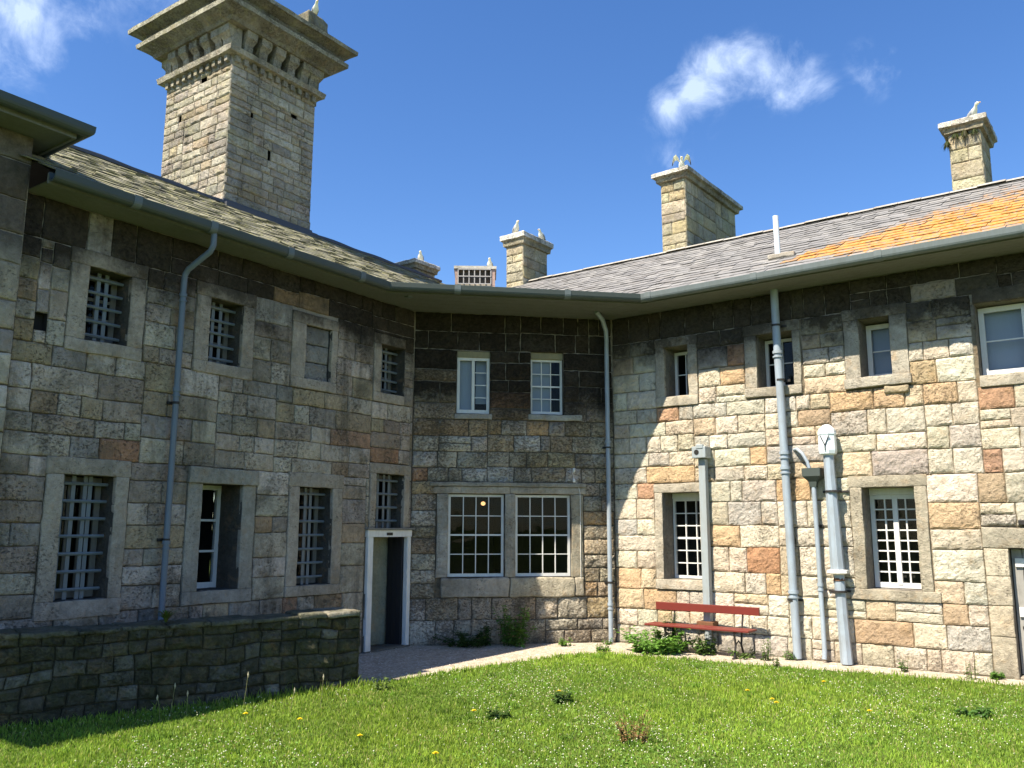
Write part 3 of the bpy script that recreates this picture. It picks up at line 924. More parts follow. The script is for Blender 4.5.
def sweep_eave(prof, ks=(0, 1, 2, 3)):
    mb = MB()
    rows = [[eave(k, d, z) for d, z in prof] for k in ks]
    mb.grid(rows, (.5, .5, .5, 0), 0, closed=True)
    mb.face(rows[0]); mb.face(list(reversed(rows[-1])))
    return mb


mb = sweep_eave([(-.045, 5.60), (-.045, 5.72), (-.02, 5.72), (-.02, 5.60)])
mb.build('fascia', M['soffit'], bld)
gp = [(-.015, 5.73)]
gp += [(.055 - .068 * math.cos(a), 5.665 - .062 * math.sin(a)) for a in np.linspace(.1, math.pi - .1, 8)]
gp += [(.128, 5.73), (.120, 5.735)]
gp += [(.055 - .058 * math.cos(a), 5.675 - .052 * math.sin(a)) for a in np.linspace(math.pi - .1, .1, 6)]
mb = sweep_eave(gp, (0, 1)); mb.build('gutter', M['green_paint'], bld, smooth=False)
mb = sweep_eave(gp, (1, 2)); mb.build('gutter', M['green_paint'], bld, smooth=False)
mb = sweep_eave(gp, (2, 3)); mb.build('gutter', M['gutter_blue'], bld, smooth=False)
# gutter collars
for (fr, ov, ss) in ((FL, OVL, (5.6, 4.55, 3.3, 1.9, .8)), (FC, OVC, (.6, 2.4)), (FR, OVR, (1.2, 3.0, 4.8, 6.6))):
    for s in ss:
        mb = MB()
        ring = [(.055 - .076 * math.cos(a), 5.665 - .070 * math.sin(a)) for a in np.linspace(0, math.pi, 9)] + [(.131, 5.742), (-.02, 5.742)]
        rows = [[W(fr, s + e, ov + d, z) for d, z in ring] for e in (-.05, .05)]
        mb.grid(rows, (.5, .5, .5, 0), 0, closed=True)
        mb.face(rows[0]); mb.face(list(reversed(rows[1])))
        mb.build('gutter_joint', M['gutter_blue'], bld)

# projecting wing's eaves (front and return)
FPe = (W(FL, 6.32, .50, 0), FL[1].copy(), FL[2].copy())      # outer corner of its eaves
mb = MB()
mb.box(FPe, .03, 5, -6.5, -.03, 6.22, 6.235)
mb.build('soffit', M['soffit'], bld)
mb = MB()
mb.box(FPe, .0, 5, -.03, 0, 6.20, 6.33); mb.box(FPe, .0, .03, -6.5, -.03, 6.20, 6.33)
mb.build('fascia', M['soffit'], bld)
mb = MB()
gq = [(.005, 6.36)] + [(.07 - .068 * math.cos(a), 6.30 - .065 * math.sin(a)) for a in np.linspace(.1, math.pi - .1, 8)] + [(.142, 6.36), (.13, 6.365), (.02, 6.365)]
rows = [[W(FPe, s - (d if s == 0 else 0), d, z) for d, z in gq] for s in (5, 0)]
mb.grid(rows, (.5, .5, .5, 0), 0, closed=True)
rows2 = [[W(FPe, -d, d if o_ == 0 else o_, z) for d, z in gq] for o_ in (0, -6.5)]
mb.grid(rows2, (.5, .5, .5, 0), 0, closed=True)
for s in (1.0, 2.6): 
    ring = [(.07 - .077 * math.cos(a), 6.30 - .073 * math.sin(a)) for a in np.linspace(0, math.pi, 9)] + [(.146, 6.372), (0, 6.372)]
    rw = [[W(FPe, s + e, d, z) for d, z in ring] for e in (-.05, .05)]
    mb.grid(rw, (.5, .5, .5, 0), 0, closed=True); mb.face(rw[0]); mb.face(list(reversed(rw[1])))
mb.build('gutter', M['green_paint'], bld)
mb = MB()
mb.face([W(FPe, 0, 0.02, 6.37), W(FPe, 5, .02, 6.37), W(FPe, 5, -4, 8.4), W(FPe, 4, -4, 8.4)], (.2, .2, .2, 0))
mb.face([W(FPe, -.02, -6.5, 6.37), W(FPe, -.02, 0, 6.37), W(FPe, 4, -4, 8.4), W(FPe, 4, -6.5, 8.4)], (.2, .2, .2, 0))
mb.build('roof', M['slate_left'], bld, label='roof of the taller projecting wing')

# ------------------------------------------------------------------ roofs
TAN = math.tan(R(28.4)); COS = math.cos(R(28.4)); SIN = math.sin(R(28.4))


def roof(fr, ov, ridge_d, s_lo, s_hi, clip, mat, colfn, seed, name_label, exposure=.21, sw=.28):
    r = random.Random(seed)
    z0 = 5.735
    L = (ridge_d + ov + .02) / COS
    mb = MB()

    def P(s, l, h=0):
        o = ov + .02 - l * COS; z = z0 + l * SIN
        return W(fr, s, o + h * SIN, z + h * COS)
    nr = int(L / exposure) + 1
    for i in range(nr):
        l0 = i * exposure - .0; l1 = min(l0 + exposure * 1.9, L)
        s = s_lo - r.uniform(0, sw)
        while s < s_hi:
            w_ = sw * r.uniform(.8, 1.25)
            sa, sb = s + .003, s + w_ - .003
            s += w_
            mid = P((sa + sb) / 2, l0)
            if clip(mid): continue
            t0 = .020 + r.uniform(0, .012); tw_ = r.uniform(-.006, .006)
            d0, d1 = r.uniform(-.012, .012), r.uniform(-.012, .012)
            la, lb = max(l0 + d0, -.01), max(l0 + d1, -.01)
            c = colfn((sa + sb) / 2, l0 / L, r)
            a, b = P(sa, la, t0 + tw_), P(sb, lb, t0 - tw_)
            c1, c2 = P(sb, l1, .004), P(sa, l1, .004)
            mb.face([a, b, c1, c2], c)
            a_, b_ = P(sa, la, t0 + tw_ - .011), P(sb, lb, t0 - tw_ - .011)
            mb.face([a_, b_, b, a], tuple(x * .8 for x in c[:3]) + (c[3],))
            mb.face([a, c2, P(sa, l1, -.006), a_], c); mb.face([b_, P(sb, l1, -.006), c1, b], c)
    o = mb.build('roof', mat, bld, label=name_label)
    return o, P, L


def sC(p):
    v = p - FC[0]; return v.x * FC[1].x + v.y * FC[1].y


def col_r(s, v, r):
    b = r.choice([(.200, .197, .192), (.215, .210, .204), (.188, .184, .181), (.228, .222, .212), (.200, .192, .184)])
    k = r.uniform(.85, 1.15)
    # where the orange lichen grows: a tongue widening to the right, low on the slope
    x = (s - 3.35) / 3.6
    cen = .14 + .14 * max(0, min(1, x * 1.3))
    half = .06 + .40 * max(0, min(1, x * 1.3))
    a = 1 - abs(v - cen) / half if x > 0 else -.4 + x * 6
    if v < .10 and x < .25: a -= (.25 - x) * 3
    a = max(-1.6, min(1, a * 1.6 + r.uniform(-.15, .15))) * .40 + .32
    return tuple(q * k for q in b) + (a,)


def col_l(s, v, r):
    b = r.choice([(.20, .19, .15), (.25, .235, .18), (.29, .27, .21), (.15, .145, .125)])
    return b + (0,)


rr, PR, LR_ = roof(FR, OVR, 2.72, -7, 8.6, lambda m: sC(m) < 1.76, M['slate_right'], col_r, 3, 'grey slate roof with orange lichen')
rl, PL, LL_ = roof(FL, OVL, 3.12, -6, 6.5, lambda m: sC(m) > 1.76, M['slate_left'], col_l, 4, 'slate roof greened with lichen')
# boarding under the slates and the hidden rear slopes
for (P_, L_, fr, rd_, sa, sb, par, ov) in ((PR, LR_, FR, 2.72, -6, 8.6, rr, OVR), (PL, LL_, FL, 3.12, -5, 6.5, rl, OVL)):
    mb = MB()
    zr = 5.735 + L_ * SIN
    mb.face([P_(sa + 5, 0, -.02), P_(sb, 0, -.02), P_(sb, L_, -.02), P_(sa + 1.5, L_, -.02)])
    mb.face([W(fr, sb, -rd_, zr - .02), W(fr, sa + 1.5, -rd_, zr - .02), W(fr, sa + 1.5, -rd_ * 2 - 1, 5.6), W(fr, sb, -rd_ * 2 - 1, 5.6)])
    mb.build('boarding', M['lead'], par)
# ridge of the right roof: pale mortar and tiles; of the left: lead roll
mb = MB()
r = random.Random(9)
s = -3.9
zr = 5.735 + LR_ * SIN
while s < 8.4:
    L1 = .42 * r.uniform(.9, 1.1)
    j = r.uniform(-.008, .010)
    pr = [(-.12, -.035), (-.06, .010), (0, .035), (.06, .010), (.12, -.035)]
    rows = [[W(FR, s + e, -2.72 + d, zr + .03 + z + j) for d, z in pr] for e in (.004, L1 - .004)]
    mb.grid(rows, (.38, .36, .32, 0)); mb.face(rows[0], (.4, .38, .33, 0)); mb.face(list(reversed(rows[1])), (.4, .38, .33, 0))
    s += L1
mb.build('ridge', M['ridge_mortar'], rr)
mb = MB()
zr2 = 5.735 + LL_ * SIN
mb.tube([W(FL, s_, -3.12, zr2 + .035 + .01 * math.sin(s_ * 5)) for s_ in np.arange(-4.3, 6.4, .2)], .045, 8)
mb.box(FL, -4.3, 6.4, -3.24, -3.0, zr2 - .03, zr2 + .018)
mb.build('ridge', M['lead'], rl)
# low leaded roof of the middle link
mb = MB()
zl = 5.70
pts = [eave(1, -.01, zl), eave(2, -.01, zl), Vector((isect(FC, -4.5, FR, -.5).x, isect(FC, -4.5, FR, -.5).y, zl + .25)), Vector((isect(FC, -4.5, FL, -.5).x, isect(FC, -4.5, FL, -.5).y, zl + .25))]
mb.face(pts)
mb.build('roof', M['lead'], bld, label='low lead roof of the middle link')

# ------------------------------------------------------------------ chimneys
def stack(fr, s0, s1, o0, o1, z0, z1, pal, seed, hrow, wmean, parent=None, name='chimney', label=None, mat='chimney_stone', cell=.07, bulge=.008, rough=.006, holes=()):
    """four masonry faces of a stack; returns the object"""
    mb = MB()
    faces = [(shift(fr, s0, o1), s1 - s0), (shift(fr, s1, o1, 3), o1 - o0), (shift(fr, s1, o0, 2), s1 - s0), (shift(fr, s0, o0, 1), o1 - o0)]
    for k, (f, wd) in enumerate(faces):
        # each face frame: D along the face, n outwards
        hs = [h[1:] for h in holes if h[0] == k]
        masonry(mb, f, 0, wd, z0, z1, hs, hs, pal, seed + k, sorted({q_ for h in hs for q_ in h[2:]}), hrow, wmean, bulge, cell, rough, (), .005, 1, (.3, .8), .008)
        for h in hs: mb.face([W(f, h[0], -.2, h[2]), W(f, h[1], -.2, h[2]), W(f, h[1], -.2, h[3]), W(f, h[0], -.2, h[3])], (.02, .02, .02, 0), 1)
    return mb.build(name, [M[mat], M['mortar']], bld, label=label) if label else mb.build(name, [M[mat], M['mortar']], bld)


# turn=0: D=s dir, n=o dir.  check handedness of the left frame: s towards the camera, o to the courtyard
# the great stack over the left wing
big = stack(FL, -.27, 1.79, -5.17, -3.11, 6.4, 10.66, 'B', 70, .165, .33, label='huge square stone chimney stack with bracketed cornice',
            holes=((0, 1.05, 1.12, 8.9, 9.1), (0, .45, .60, 10.0, 10.08), (0, 1.5, 1.56, 9.6, 9.7), (1, .75, .95, 10.35, 10.45), (1, 1.5, 1.6, 9.72, 9.86)), bulge=.008, rough=.016)


def ring_slab(mb, fr, s0, s1, o0, o1, e0, z0, e1, z1, colr):
    """a moulded course round a stack: from projection e0 at z0 to e1 at z1"""
    n = 14
    def loop(e, z):
        out = []
        for k in range(n): out.append(W(fr, s0 - e + (s1 - s0 + 2 * e) * k / n, o1 + e, z))
        for k in range(n): out.append(W(fr, s1 + e, o1 + e - (o1 - o0 + 2 * e) * k / n, z))
        for k in range(n): out.append(W(fr, s1 + e - (s1 - s0 + 2 * e) * k / n, o0 - e, z))
        for k in range(n): out.append(W(fr, s0 - e, o0 - e + (o1 - o0 + 2 * e) * k / n, z))
        return [p + noise.noise_vector(p * 6) * .012 for p in out]
    mb.grid([loop(e0, z0), loop(e1, z1)], colr, 0, closed=True)


BS = (-.27, 1.79, -5.17, -3.11)
cc = (.46, .43, .35, .2)
mb = MB()
for (e0, z0, e1, z1) in ((0, 10.64, .13, 10.66), (.13, 10.66, .15, 10.76), (.15, 10.76, .02, 10.78)):
    ring_slab(mb, FL, *BS, e0, z0, e1, z1, (.40, .375, .30, .2))
mb.build('string_course', M['cap_stone'], big)
mb = MB()
mb.box(FL, BS[0] + .16, BS[1] - .16, BS[2] + .16, BS[3] - .16, 10.6, 11.35, (.05, .045, .04, .2))  # near-black: shade of the gaps between brackets put into the colour
mb.build('cornice_core', M['cap_stone'], big)
mb = MB()
for k, (f, wd) in enumerate([(shift(FL, BS[0], BS[3]), 2.06), (shift(FL, BS[1], BS[3], 3), 2.06), (shift(FL, BS[1], BS[2], 2), 2.06), (shift(FL, BS[0], BS[2], 1), 2.06)]):
    for j in range(6):
        x = ([.10] + [wd * q / 6 + .02 for q in (1, 2, 3, 4, 5)])[j]
        hw = .108 if j else .14
        # scrolled bracket: foot, waisted shaft, spreading head
        prof = [(-.16, 10.77, hw), (.03, 10.77, hw), (.04, 10.84, hw * .86), (.06, 10.97, hw * .86), (.11, 11.03, hw * 1.05), (.15, 11.06, hw * 1.12), (.16, 11.20, hw * 1.12), (-.16, 11.20, hw * 1.12)]
        L0 = [W(f, x - h, o, z) for o, z, h in prof]; L1 = [W(f, x + h, o, z) for o, z, h in prof]
        mb.grid([L0, L1], (.34, .315, .25, .2), 0, closed=True); mb.face(L0, (.34, .315, .25, .2)); mb.face(list(reversed(L1)), (.34, .315, .25, .2))
    for j in range(11):
        x = wd * (j + .5) / 11
        mb.box(f, x - .045, x + .045, -.02, .07, 10.52, 10.64, (.34, .315, .25, .2))
mb.build('brackets', M['cap_stone'], big)
mb = MB()
for (e0, z0, e1, z1) in ((-.16, 11.20, .20, 11.20), (.20, 11.20, .24, 11.26), (.24, 11.26, .42, 11.37), (.42, 11.37, .45, 11.385), (.45, 11.385, .46, 11.47), (.46, 11.47, .36, 11.485), (.36, 11.485, .38, 11.60),
                         (.38, 11.60, .54, 11.68), (.54, 11.68, .58, 11.69), (.58, 11.69, .59, 11.77), (.59, 11.77, .0, 11.90), (.0, 11.90, -1.02, 11.92)):
    ring_slab(mb, FL, *BS, e0, z0, e1, z1, (.22, .205, .16, .2) if z0 < 11.38 else ((.40, .385, .30, .2) if z1 in (11.47, 11.77) else (.20, .19, .15, .2)))  # undersides and recess toned dark for shade and black crust, fascias left pale
mb.build('cornice', M['cap_stone'], big)
mb = MB()
mb.rbox(FL, -.36, .20, -4.1, -2.90, 11.84, 12.32, (.22, .21, .16, .2), 0, .12, .04, .03)
mb.rbox(FL, .72, 1.72, -4.9, -3.02, 11.86, 12.10, (.24, .23, .17, .2), 0, .12, .04, .03)
mb.build('capping', M['cap_stone'], big)
mb = MB()
mb.box(FL, BS[0] - .03, BS[1] + .02, -3.10, -3.075, 7.4, 7.80)
mb.box(FL, BS[0] - .05, BS[1] + .05, -3.12, -2.93, 7.60, 7.70)
mb.build('flashing', M['lead'], big)
mb = MB(); mb.rbox(FL, -.31, -.14, -5.1, -3.14, 6.4, 8.0, (.33, .30, .24, .2), 0, .15, .03, .02); mb.build('offset', M['chimney_stone'], big)


def small_chimney(fr, s0, s1, o0, o1, z0, z1, seed, capz, label, hrow=.24, wmean=.34, pal='K', e=.10, n_cap=2):
    st = stack(fr, s0, s1, o0, o1, z0, z1, pal, seed, hrow, wmean, label=label, cell=.09)
    mb = MB()
    B = (s0, s1, o0, o1)
    a = (z1 - .02, z1 + (capz - z1) * .35, z1 + (capz - z1) * .5, capz - .02, capz)
    m = -min(s1 - s0, o1 - o0) / 2
    for (e0, za, e1, zb) in ((0, a[0], e * .45, a[0] + .01), (e * .45, a[0] + .01, e * .55, a[1]), (e * .55, a[1], e, a[2]), (e, a[2], e * 1.02, a[3]), (e * 1.02, a[3], e * .8, a[4]), (e * .8, a[4], m, a[4] + .03)):
        ring_slab(mb, fr, *B, e0, za, e1, zb, (.62, .60, .55, .2) if za >= a[2] else (.34, .31, .23, .2))
    mb.build('cap', M['cap_stone'], st)
    return st


small_chimney(FR, -.34, .23, -5.40, -2.74, 6.6, 9.22, 91, 9.42, 'long pale chimney standing across the right ridge', .27, .38, e=.14)
c4 = small_chimney(FR, 5.24, 5.74, -3.72, -2.74, 6.8, 8.72, 95, 8.92, 'narrow leaning-looking chimney with ferns under its cap', .26, .30, e=.12)
# chimneys and the caged rooflight of the range behind
FB = (Vector((0.25, 19.35, 0)), FR[1].copy(), FR[2].copy())
small_chimney(FB, -.50, .0, -1.0, .0, 6.3, 8.52, 101, 8.78, 'middle chimney with two gulls on its cap', .26, .34, e=.11)
FB2 = (Vector((-2.35, 19.3, 0)), FR[1].copy(), FR[2].copy())
small_chimney(FB2, -.40, .10, -.70, .0, 6.3, 7.88, 105, 8.08, 'low chimney rising behind the corner gutter', .22, .3, e=.09)
FB3 = (Vector((-.86, 19.3, 0)), Vector((1, .03, 0)).normalized(), Vector((.03, -1, 0)).normalized())
mb = MB()
mb.box(FB3, -.47, -.40, -.9, 0, 6.5, 7.86, (.42, .30, .26, 0)); mb.box(FB3, .36, .46, -.9, 0, 6.5, 7.86, (.42, .30, .26, 0))
mb.box(FB3, -.40, .36, -.9, 0, 6.5, 7.50, (.40, .36, .30, 0)); mb.box(FB3, -.40, .36, -.9, -.1, 7.5, 7.86, (.10, .09, .08, 0))
ln = mb.build('roof_lantern', M['concrete'], bld, label='small square rooflight with a pale wire cage')
mb = MB(); mb.box(FB3, -.50, .49, -.93, .03, 7.865, 7.93, (.5, .48, .42, 0)); mb.build('lid', M['concrete'], ln)
mb = MB()
for k in range(7): mb.box(FB3, -.40 + .76 * k / 6 - .012, -.40 + .76 * k / 6 + .012, .005, .02, 7.50, 7.86)
for z in (7.50, 7.68, 7.85): mb.box(FB3, -.40, .36, .021, .030, z - .012, z + .012)
mb.build('cage', M['cage'], ln)
# hidden range that carries them
mb = MB(); mb.box(FB3, -4.5, 3.0, -5, 0.6, 0, 6.55, (.25, .23, .2, .5)); mb.build('wall', M['dressed'], bld, label='rear range behind the middle link')
# rear wall masses of both wings
mb = MB(); mb.box(FL, -.2, 6.6, -7.0, -6.6, 0, 5.6, (.25, .23, .2, .5)); mb.box(FR, 0, 8.6, -6.2, -5.8, 0, 5.6, (.25, .23, .2, .5))
mb.box(FR, 8.6, 8.9, -6.2, 0, 0, 5.6, (.4, .35, .25, .5)); mb.build('wall', M['dressed'], bld, label='rear and end walls')

# ------------------------------------------------------------------ pipes and ducts
def pipe(name, path, rad, mat, collars=(), label=None, n=12, collar_r=1.28, brackets=()):
    mb = MB()
    mb.tube(path, rad, n)
    P0, P1 = Vector(path[0]), Vector(path[-1])
    for z in collars:
        # find the point of the run at this height
        for a, b in zip(path[:-1], path[1:]):
            a, b = Vector(a), Vector(b)
            if min(a.z, b.z) <= z <= max(a.z, b.z) and abs(a.z - b.z) > 1e-4:
                q = a.lerp(b, (z - a.z) / (b.z - a.z))
                for dz, hh in ((0, .022), (-.075, .012)):
                    mb.tube([q + Vector((0, 0, dz - hh)), q + Vector((0, 0, dz + hh))], rad * collar_r, n)
                break
    ob = mb.build(name, mat, bld, smooth=False)
    for p in ob.data.polygons: p.use_smooth = len(p.vertices) == 4
    if label: ob['label'] = label
    if brackets:
        for (fr, s, o, z) in brackets:
            m2 = MB(); m2.box(fr, s - rad * 1.9, s + rad * 1.9, .0, .03, z - .018, z + .018); m2.tube([W(fr, s, o, z - .016), W(fr, s, o, z + .016)], rad * 1.13, n)
            m2.build('bracket', M['iron'], ob)
    return ob


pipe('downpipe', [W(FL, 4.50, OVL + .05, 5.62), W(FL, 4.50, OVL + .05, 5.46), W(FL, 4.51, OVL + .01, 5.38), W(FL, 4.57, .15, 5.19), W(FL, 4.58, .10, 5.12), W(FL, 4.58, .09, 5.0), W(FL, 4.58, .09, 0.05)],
     .038, M['pipe_shade'], (4.85, 3.62, 1.72), 'shaded blue-grey downpipe with a long swan neck', brackets=((FL, 4.58, .09, 3.45), (FL, 4.58, .09, 1.75)))
pc = CLEN - .13
pipe('downpipe', [W(FC, pc - .30, OVC * .45, 5.61), W(FC, pc - .14, OVC * .30, 5.52), W(FC, pc - .03, .20, 5.36), W(FC, pc, .12, 5.2), W(FC, pc, .11, 4.9), W(FC, pc, .11, .02)],
     .040, M['pipe_blue'], (3.4, .64), 'pale downpipe standing in the inner corner', brackets=((FC, pc, .11, 3.3), (FC, pc, .11, 1.0)))
pipe('downpipe', [W(FR, 3.06, .16, 5.63), W(FR, 3.06, .15, 5.0), W(FR, 3.09, .13, 2.6), W(FR, 3.13, .12, .03)],
     .062, M['pipe_blue'], (4.62, 3.05, 2.82, .98), 'thick pale blue downpipe between two upper windows', brackets=((FR, 3.06, .15, 5.05), (FR, 3.08, .14, 4.18), (FR, 3.10, .12, .86)))
# vent pipe through the slates in line with it
mb = MB(); v0 = PR(3.06, .98, 0)
mb.tube([v0 + Vector((0, 0, -.1)), v0 + Vector((-.01, 0, .72))], .045, 12); mb.build('vent_pipe', M['pale_plastic'], bld)
mb = MB(); mb.rbox((v0, FR[1], FR[2]), -.14, .30, -.02, .12, v0.z - .03, v0.z + .05, (.36, .33, .28, .1), 0, .08, .02, .012); mb.build('pipe_collar', M['concrete'], bld)

# square duct with a cowl beside the small window
mb = MB()
mb.rbox(FR, 1.668, 1.785, .03, .15, .42, 3.02, (.5, .5, .5, 0), 0, .4, .008, 0)
du = mb.build('vent_duct', M['pipe_grey'], bld, label='square grey duct with a round-eyed cowl behind the bench')
mb = MB()
mb.rbox(FR, 1.60, 1.84, .02, .24, 3.03, 3.22, (.5, .5, .5, 0), 0, .1, .012, 0)
mb.rbox(FR, 1.68, 1.80, .19, .25, 3.18, 3.25, (.5, .5, .5, 0), 0, .1, .01, 0)
mb.build('cowl', M['pipe_grey'], du)
mb = MB(); mb.tube([W(FR, 1.685, .241, 3.125), W(FR, 1.685, .246, 3.125)], .042, 14); mb.build('eye', M['dark'], du)
mb = MB(); mb.rbox(FR, 1.58, 1.86, .02, .22, .40, .47, (.5, .5, .5, 0), 0, .1, .01, .002); mb.build('collar', M['rust'], du)
mb = MB(); mb.tube([W(FR, 1.72, .1, .40), W(FR, 1.72, .1, 0)], .055, 10); mb.build('foot', M['pipe_grey'], du)

# hopper pipe
hp_ = pipe('waste_pipe', [W(FR, 3.50, .12, 2.58), W(FR, 3.51, .11, 1.5), W(FR, 3.52, .10, .16), W(FR, 3.52, .13, .05)], .036, M['pipe_blue'], (1.10,), 'thin waste pipe under a dark hopper', brackets=((FR, 3.51, .10, 1.95),))
mb = MB()
T = [[W(FR, 3.50 + sx * w_, .12 + sy * w_ * .8, z) for sx, sy in ((-1, -1), (1, -1), (1, 1), (-1, 1))] for w_, z in ((.045, 2.52), (.06, 2.60), (.13, 2.68), (.135, 2.80), (.11, 2.80), (.05, 2.66))]
mb.grid(T, (.5, .5, .5, 0), 0, closed=True); mb.build('hopper', M['green_paint'], hp_)
mb = MB()
mb.tube([W(FR, 3.20, .01, 3.10), W(FR, 3.28, .12, 3.10), W(FR, 3.36, .14, 3.03), W(FR, 3.43, .14, 2.90), W(FR, 3.46, .13, 2.76)], .026, 10); mb.build('spout', M['pipe_blue'], hp_, smooth=True)

# tall boiler flue
mb = MB()
def octo(s, o, rr_, z, k=8): return [W(FR, s + rr_ * math.cos(2 * math.pi * (j + .5) / k), o + rr_ * math.sin(2 * math.pi * (j + .5) / k), z) for j in range(k)]
mb.grid([octo(3.755, .16, .075, 2.98), octo(3.79, .155, .10, 1.30)], (.5, .5, .5, 0), 0, closed=True)
mb.grid([octo(3.80, .15, .075, 1.30), octo(3.82, .15, .078, .6), octo(3.84, .15, .085, .02)], (.5, .5, .5, 0), 0, closed=True)
fl = mb.build('flue_pipe', M['pipe_blue'], bld, label='fat tapering flue with a lantern head')
mb = MB()
mb.grid([octo(3.75, .16, .06, 2.97), octo(3.75, .16, .12, 3.0), octo(3.75, .16, .13, 3.05), octo(3.75, .16, .125, 3.27), octo(3.75, .16, .135, 3.29), octo(3.75, .16, .12, 3.36), octo(3.75, .16, .05, 3.43), octo(3.75, .16, .005, 3.44)], (.5, .5, .5, 0), 0, closed=True)
mb.build('head', M['pale_plastic'], fl)
mb = MB()
for a_, b_ in (((3.69, 3.26), (3.75, 3.12)), ((3.81, 3.26), (3.75, 3.12))):
    mb.tube([W(FR, a_[0], .287, a_[1]), W(FR, b_[0], .292, b_[1])], .008, 6)
mb.tube([W(FR, 3.75, .292, 3.12), W(FR, 3.75, .292, 3.05)], .008, 6)
mb.build('louvre', M['iron'], fl)
mb = MB(); mb.grid([octo(3.79, .155, .09, 1.33), octo(3.79, .155, .15, 1.32), octo(3.79, .155, .155, 1.28), octo(3.79, .155, .06, 1.25)], (.5, .5, .5, 0), 0, closed=True); mb.build('flange', M['white_trim'], fl)
mb = MB(); mb.tube([W(FR, 3.80, .15, 1.26), W(FR, 3.80, .15, 1.17)], [.06, .084], 10); mb.build('rusty_joint', M['rust'], fl)
for z in (1.02, 2.45):
    mb = MB(); mb.box(FR, 3.60, 3.98, .0, .03, z - .015, z + .015); mb.tube([W(FR, 3.79, .155, z - .015), W(FR, 3.79, .155, z + .015)], .112, 10); mb.build('bracket', M['iron'], fl)

# insulators and cable on the middle wall
mb = MB()
for z in (2.90, 2.72): mb.tube([W(FC, 2.79, .05, z - .035), W(FC, 2.79, .05, z), W(FC, 2.79, .05, z + .035)], [.022, .028, .016], 8)
ins = mb.build('insulator', M['white_paint'], bld)
mb = MB(); mb.tube([W(FC, 2.79, .05, 2.93), W(FC, 2.77, .04, 2.84), W(FC, 2.79, .05, 2.72), W(FC, 2.86, .045, 2.66), W(FC, 2.90, .03, 2.5), W(FC, 2.90, .03, .9)], .006, 5); mb.build('cable', M['white_paint'], ins)
# wall vent slot and iron stub on the right wall
mb = MB(); mb.box(FR, 1.88, 2.12, -.05, -.012, 3.18, 3.24); mb.build('air_brick', M['dark'], bld)
mb = MB(); mb.rbox(FR, 6.10, 6.5, .0, .04, 1.955, 2.02, (.06, .06, .05, 0), 0, .1, .01, .008); mb.build('iron_plate', M['iron'], bld)

# lamp inside the middle room
lamp = thing('ceiling_lamp', 'lit lamp hanging in the dark room behind the twin window', 'lamp', (-.50, 15.20, 2.33))
mb = MB()
bm_pts = []
for k in range(9):
    a = math.pi * k / 8
    bm_pts.append((math.sin(a) * .040, -math.cos(a) * .035))
rows = [[Vector((-.50 + r_ * math.cos(2 * math.pi * j / 12), 15.20 + r_ * math.sin(2 * math.pi * j / 12), 2.33 + z)) for j in range(12)] for r_, z in bm_pts]
mb.grid(rows, (1, 1, 1, 1), 0, closed=True); mb.build('bulb', M['glow'], lamp, smooth=True)
mb = MB(); mb.tube([Vector((-.50, 15.20, 2.37)), Vector((-.50, 15.20, 2.60))], .008, 6); mb.build('flex', M['dark'], lamp)

# ------------------------------------------------------------------ garden wall on the left
GW = frame((-1.84, 10.82), (-2.96, -2.31), (.615, -.788))
gw = thing('garden_wall', 'low mossy rubble wall between the lawn and the left wing', 'wall', (-3.3, 9.7, 0))
mb = MB()
masonry(mb, GW, 0, 8, 0, .86, [], [], 'G', 201, [.27, .60], .15, .22, .016, .035, .026, (), .003, 1, (.2, .6), .055)
EW = shift(GW, 0, 0, 0)
FE = (W(GW, 0, -.42, 0), GW[2].copy(), -GW[1])
masonry(mb, FE, 0, .42, 0, .86, [], [], 'G', 207, [.3, .58], .19, .25, .02, .05, .016, (), .003, 1, (.2, .6), .02)
mb.box(GW, 0, 8, -.45, -.03, 0, .84, (.08, .08, .06, .3), 0, skip='f')
mb.build('masonry', [M['rubble'], M['rubble_mortar']], gw)
mb = MB()
r = random.Random(33)
s = 0.0
while s < 8:
    L1 = r.uniform(.25, .6)
    h = r.uniform(-.02, .012) + (.012 if s < .6 else 0)
    mb.rbox(GW, s + .004, s + L1, -.46, .025 + r.uniform(-.02, .015), .84, .90 + h, (.14, .135, .10, .3) if s > .1 else (.30, .28, .22, .3), 0, .07, .022, .014)  # end stone coloured paler for the patch of sun on it
    s += L1
mb.build('coping', M['rubble'], gw, smooth=True)

# ------------------------------------------------------------------ ground
mb = MB()
mb.face([(-700, -700, -.004), (700, -700, -.004), (700, 900, -.004), (-700, 900, -.004)])
ground = mb.build('ground', M['soil']); tag(ground, 'flat grassy land all round the building', 'ground', kind='structure')
LAWN = [(-1.80, 10.83), (-1.55, 11.12), (-1.15, 11.52), (-.16, 12.50), (.55, 13.15), (1.1, 13.55), (1.55, 13.55), (2.05, 13.32), (2.8, 12.88), (3.5, 12.45), (4.5, 11.95), (5.3, 11.50), (6.0, 11.08), (7.2, 10.2), (9.5, 8.4),
        (9.5, -4), (-12, -4), (-12, 2.9)]
mb = MB()
mb.face([(-12, 2.7, .004), (-12, -5, .004), (12, -5, .004), (12, 16, .004), (3, 17, .004), (-3, 17, .004), (-12, 16, .004)])
path = mb.build('path', M['gravel']); tag(path, 'pale gravel path along the foot of the walls', 'path', kind='structure')
mb = MB()
mb.face([(x, y, .022) for x, y in reversed(LAWN)])
lawn = mb.build('lawn', M['soil']); tag(lawn, 'bright green lawn in front of the building', 'lawn', kind='structure')

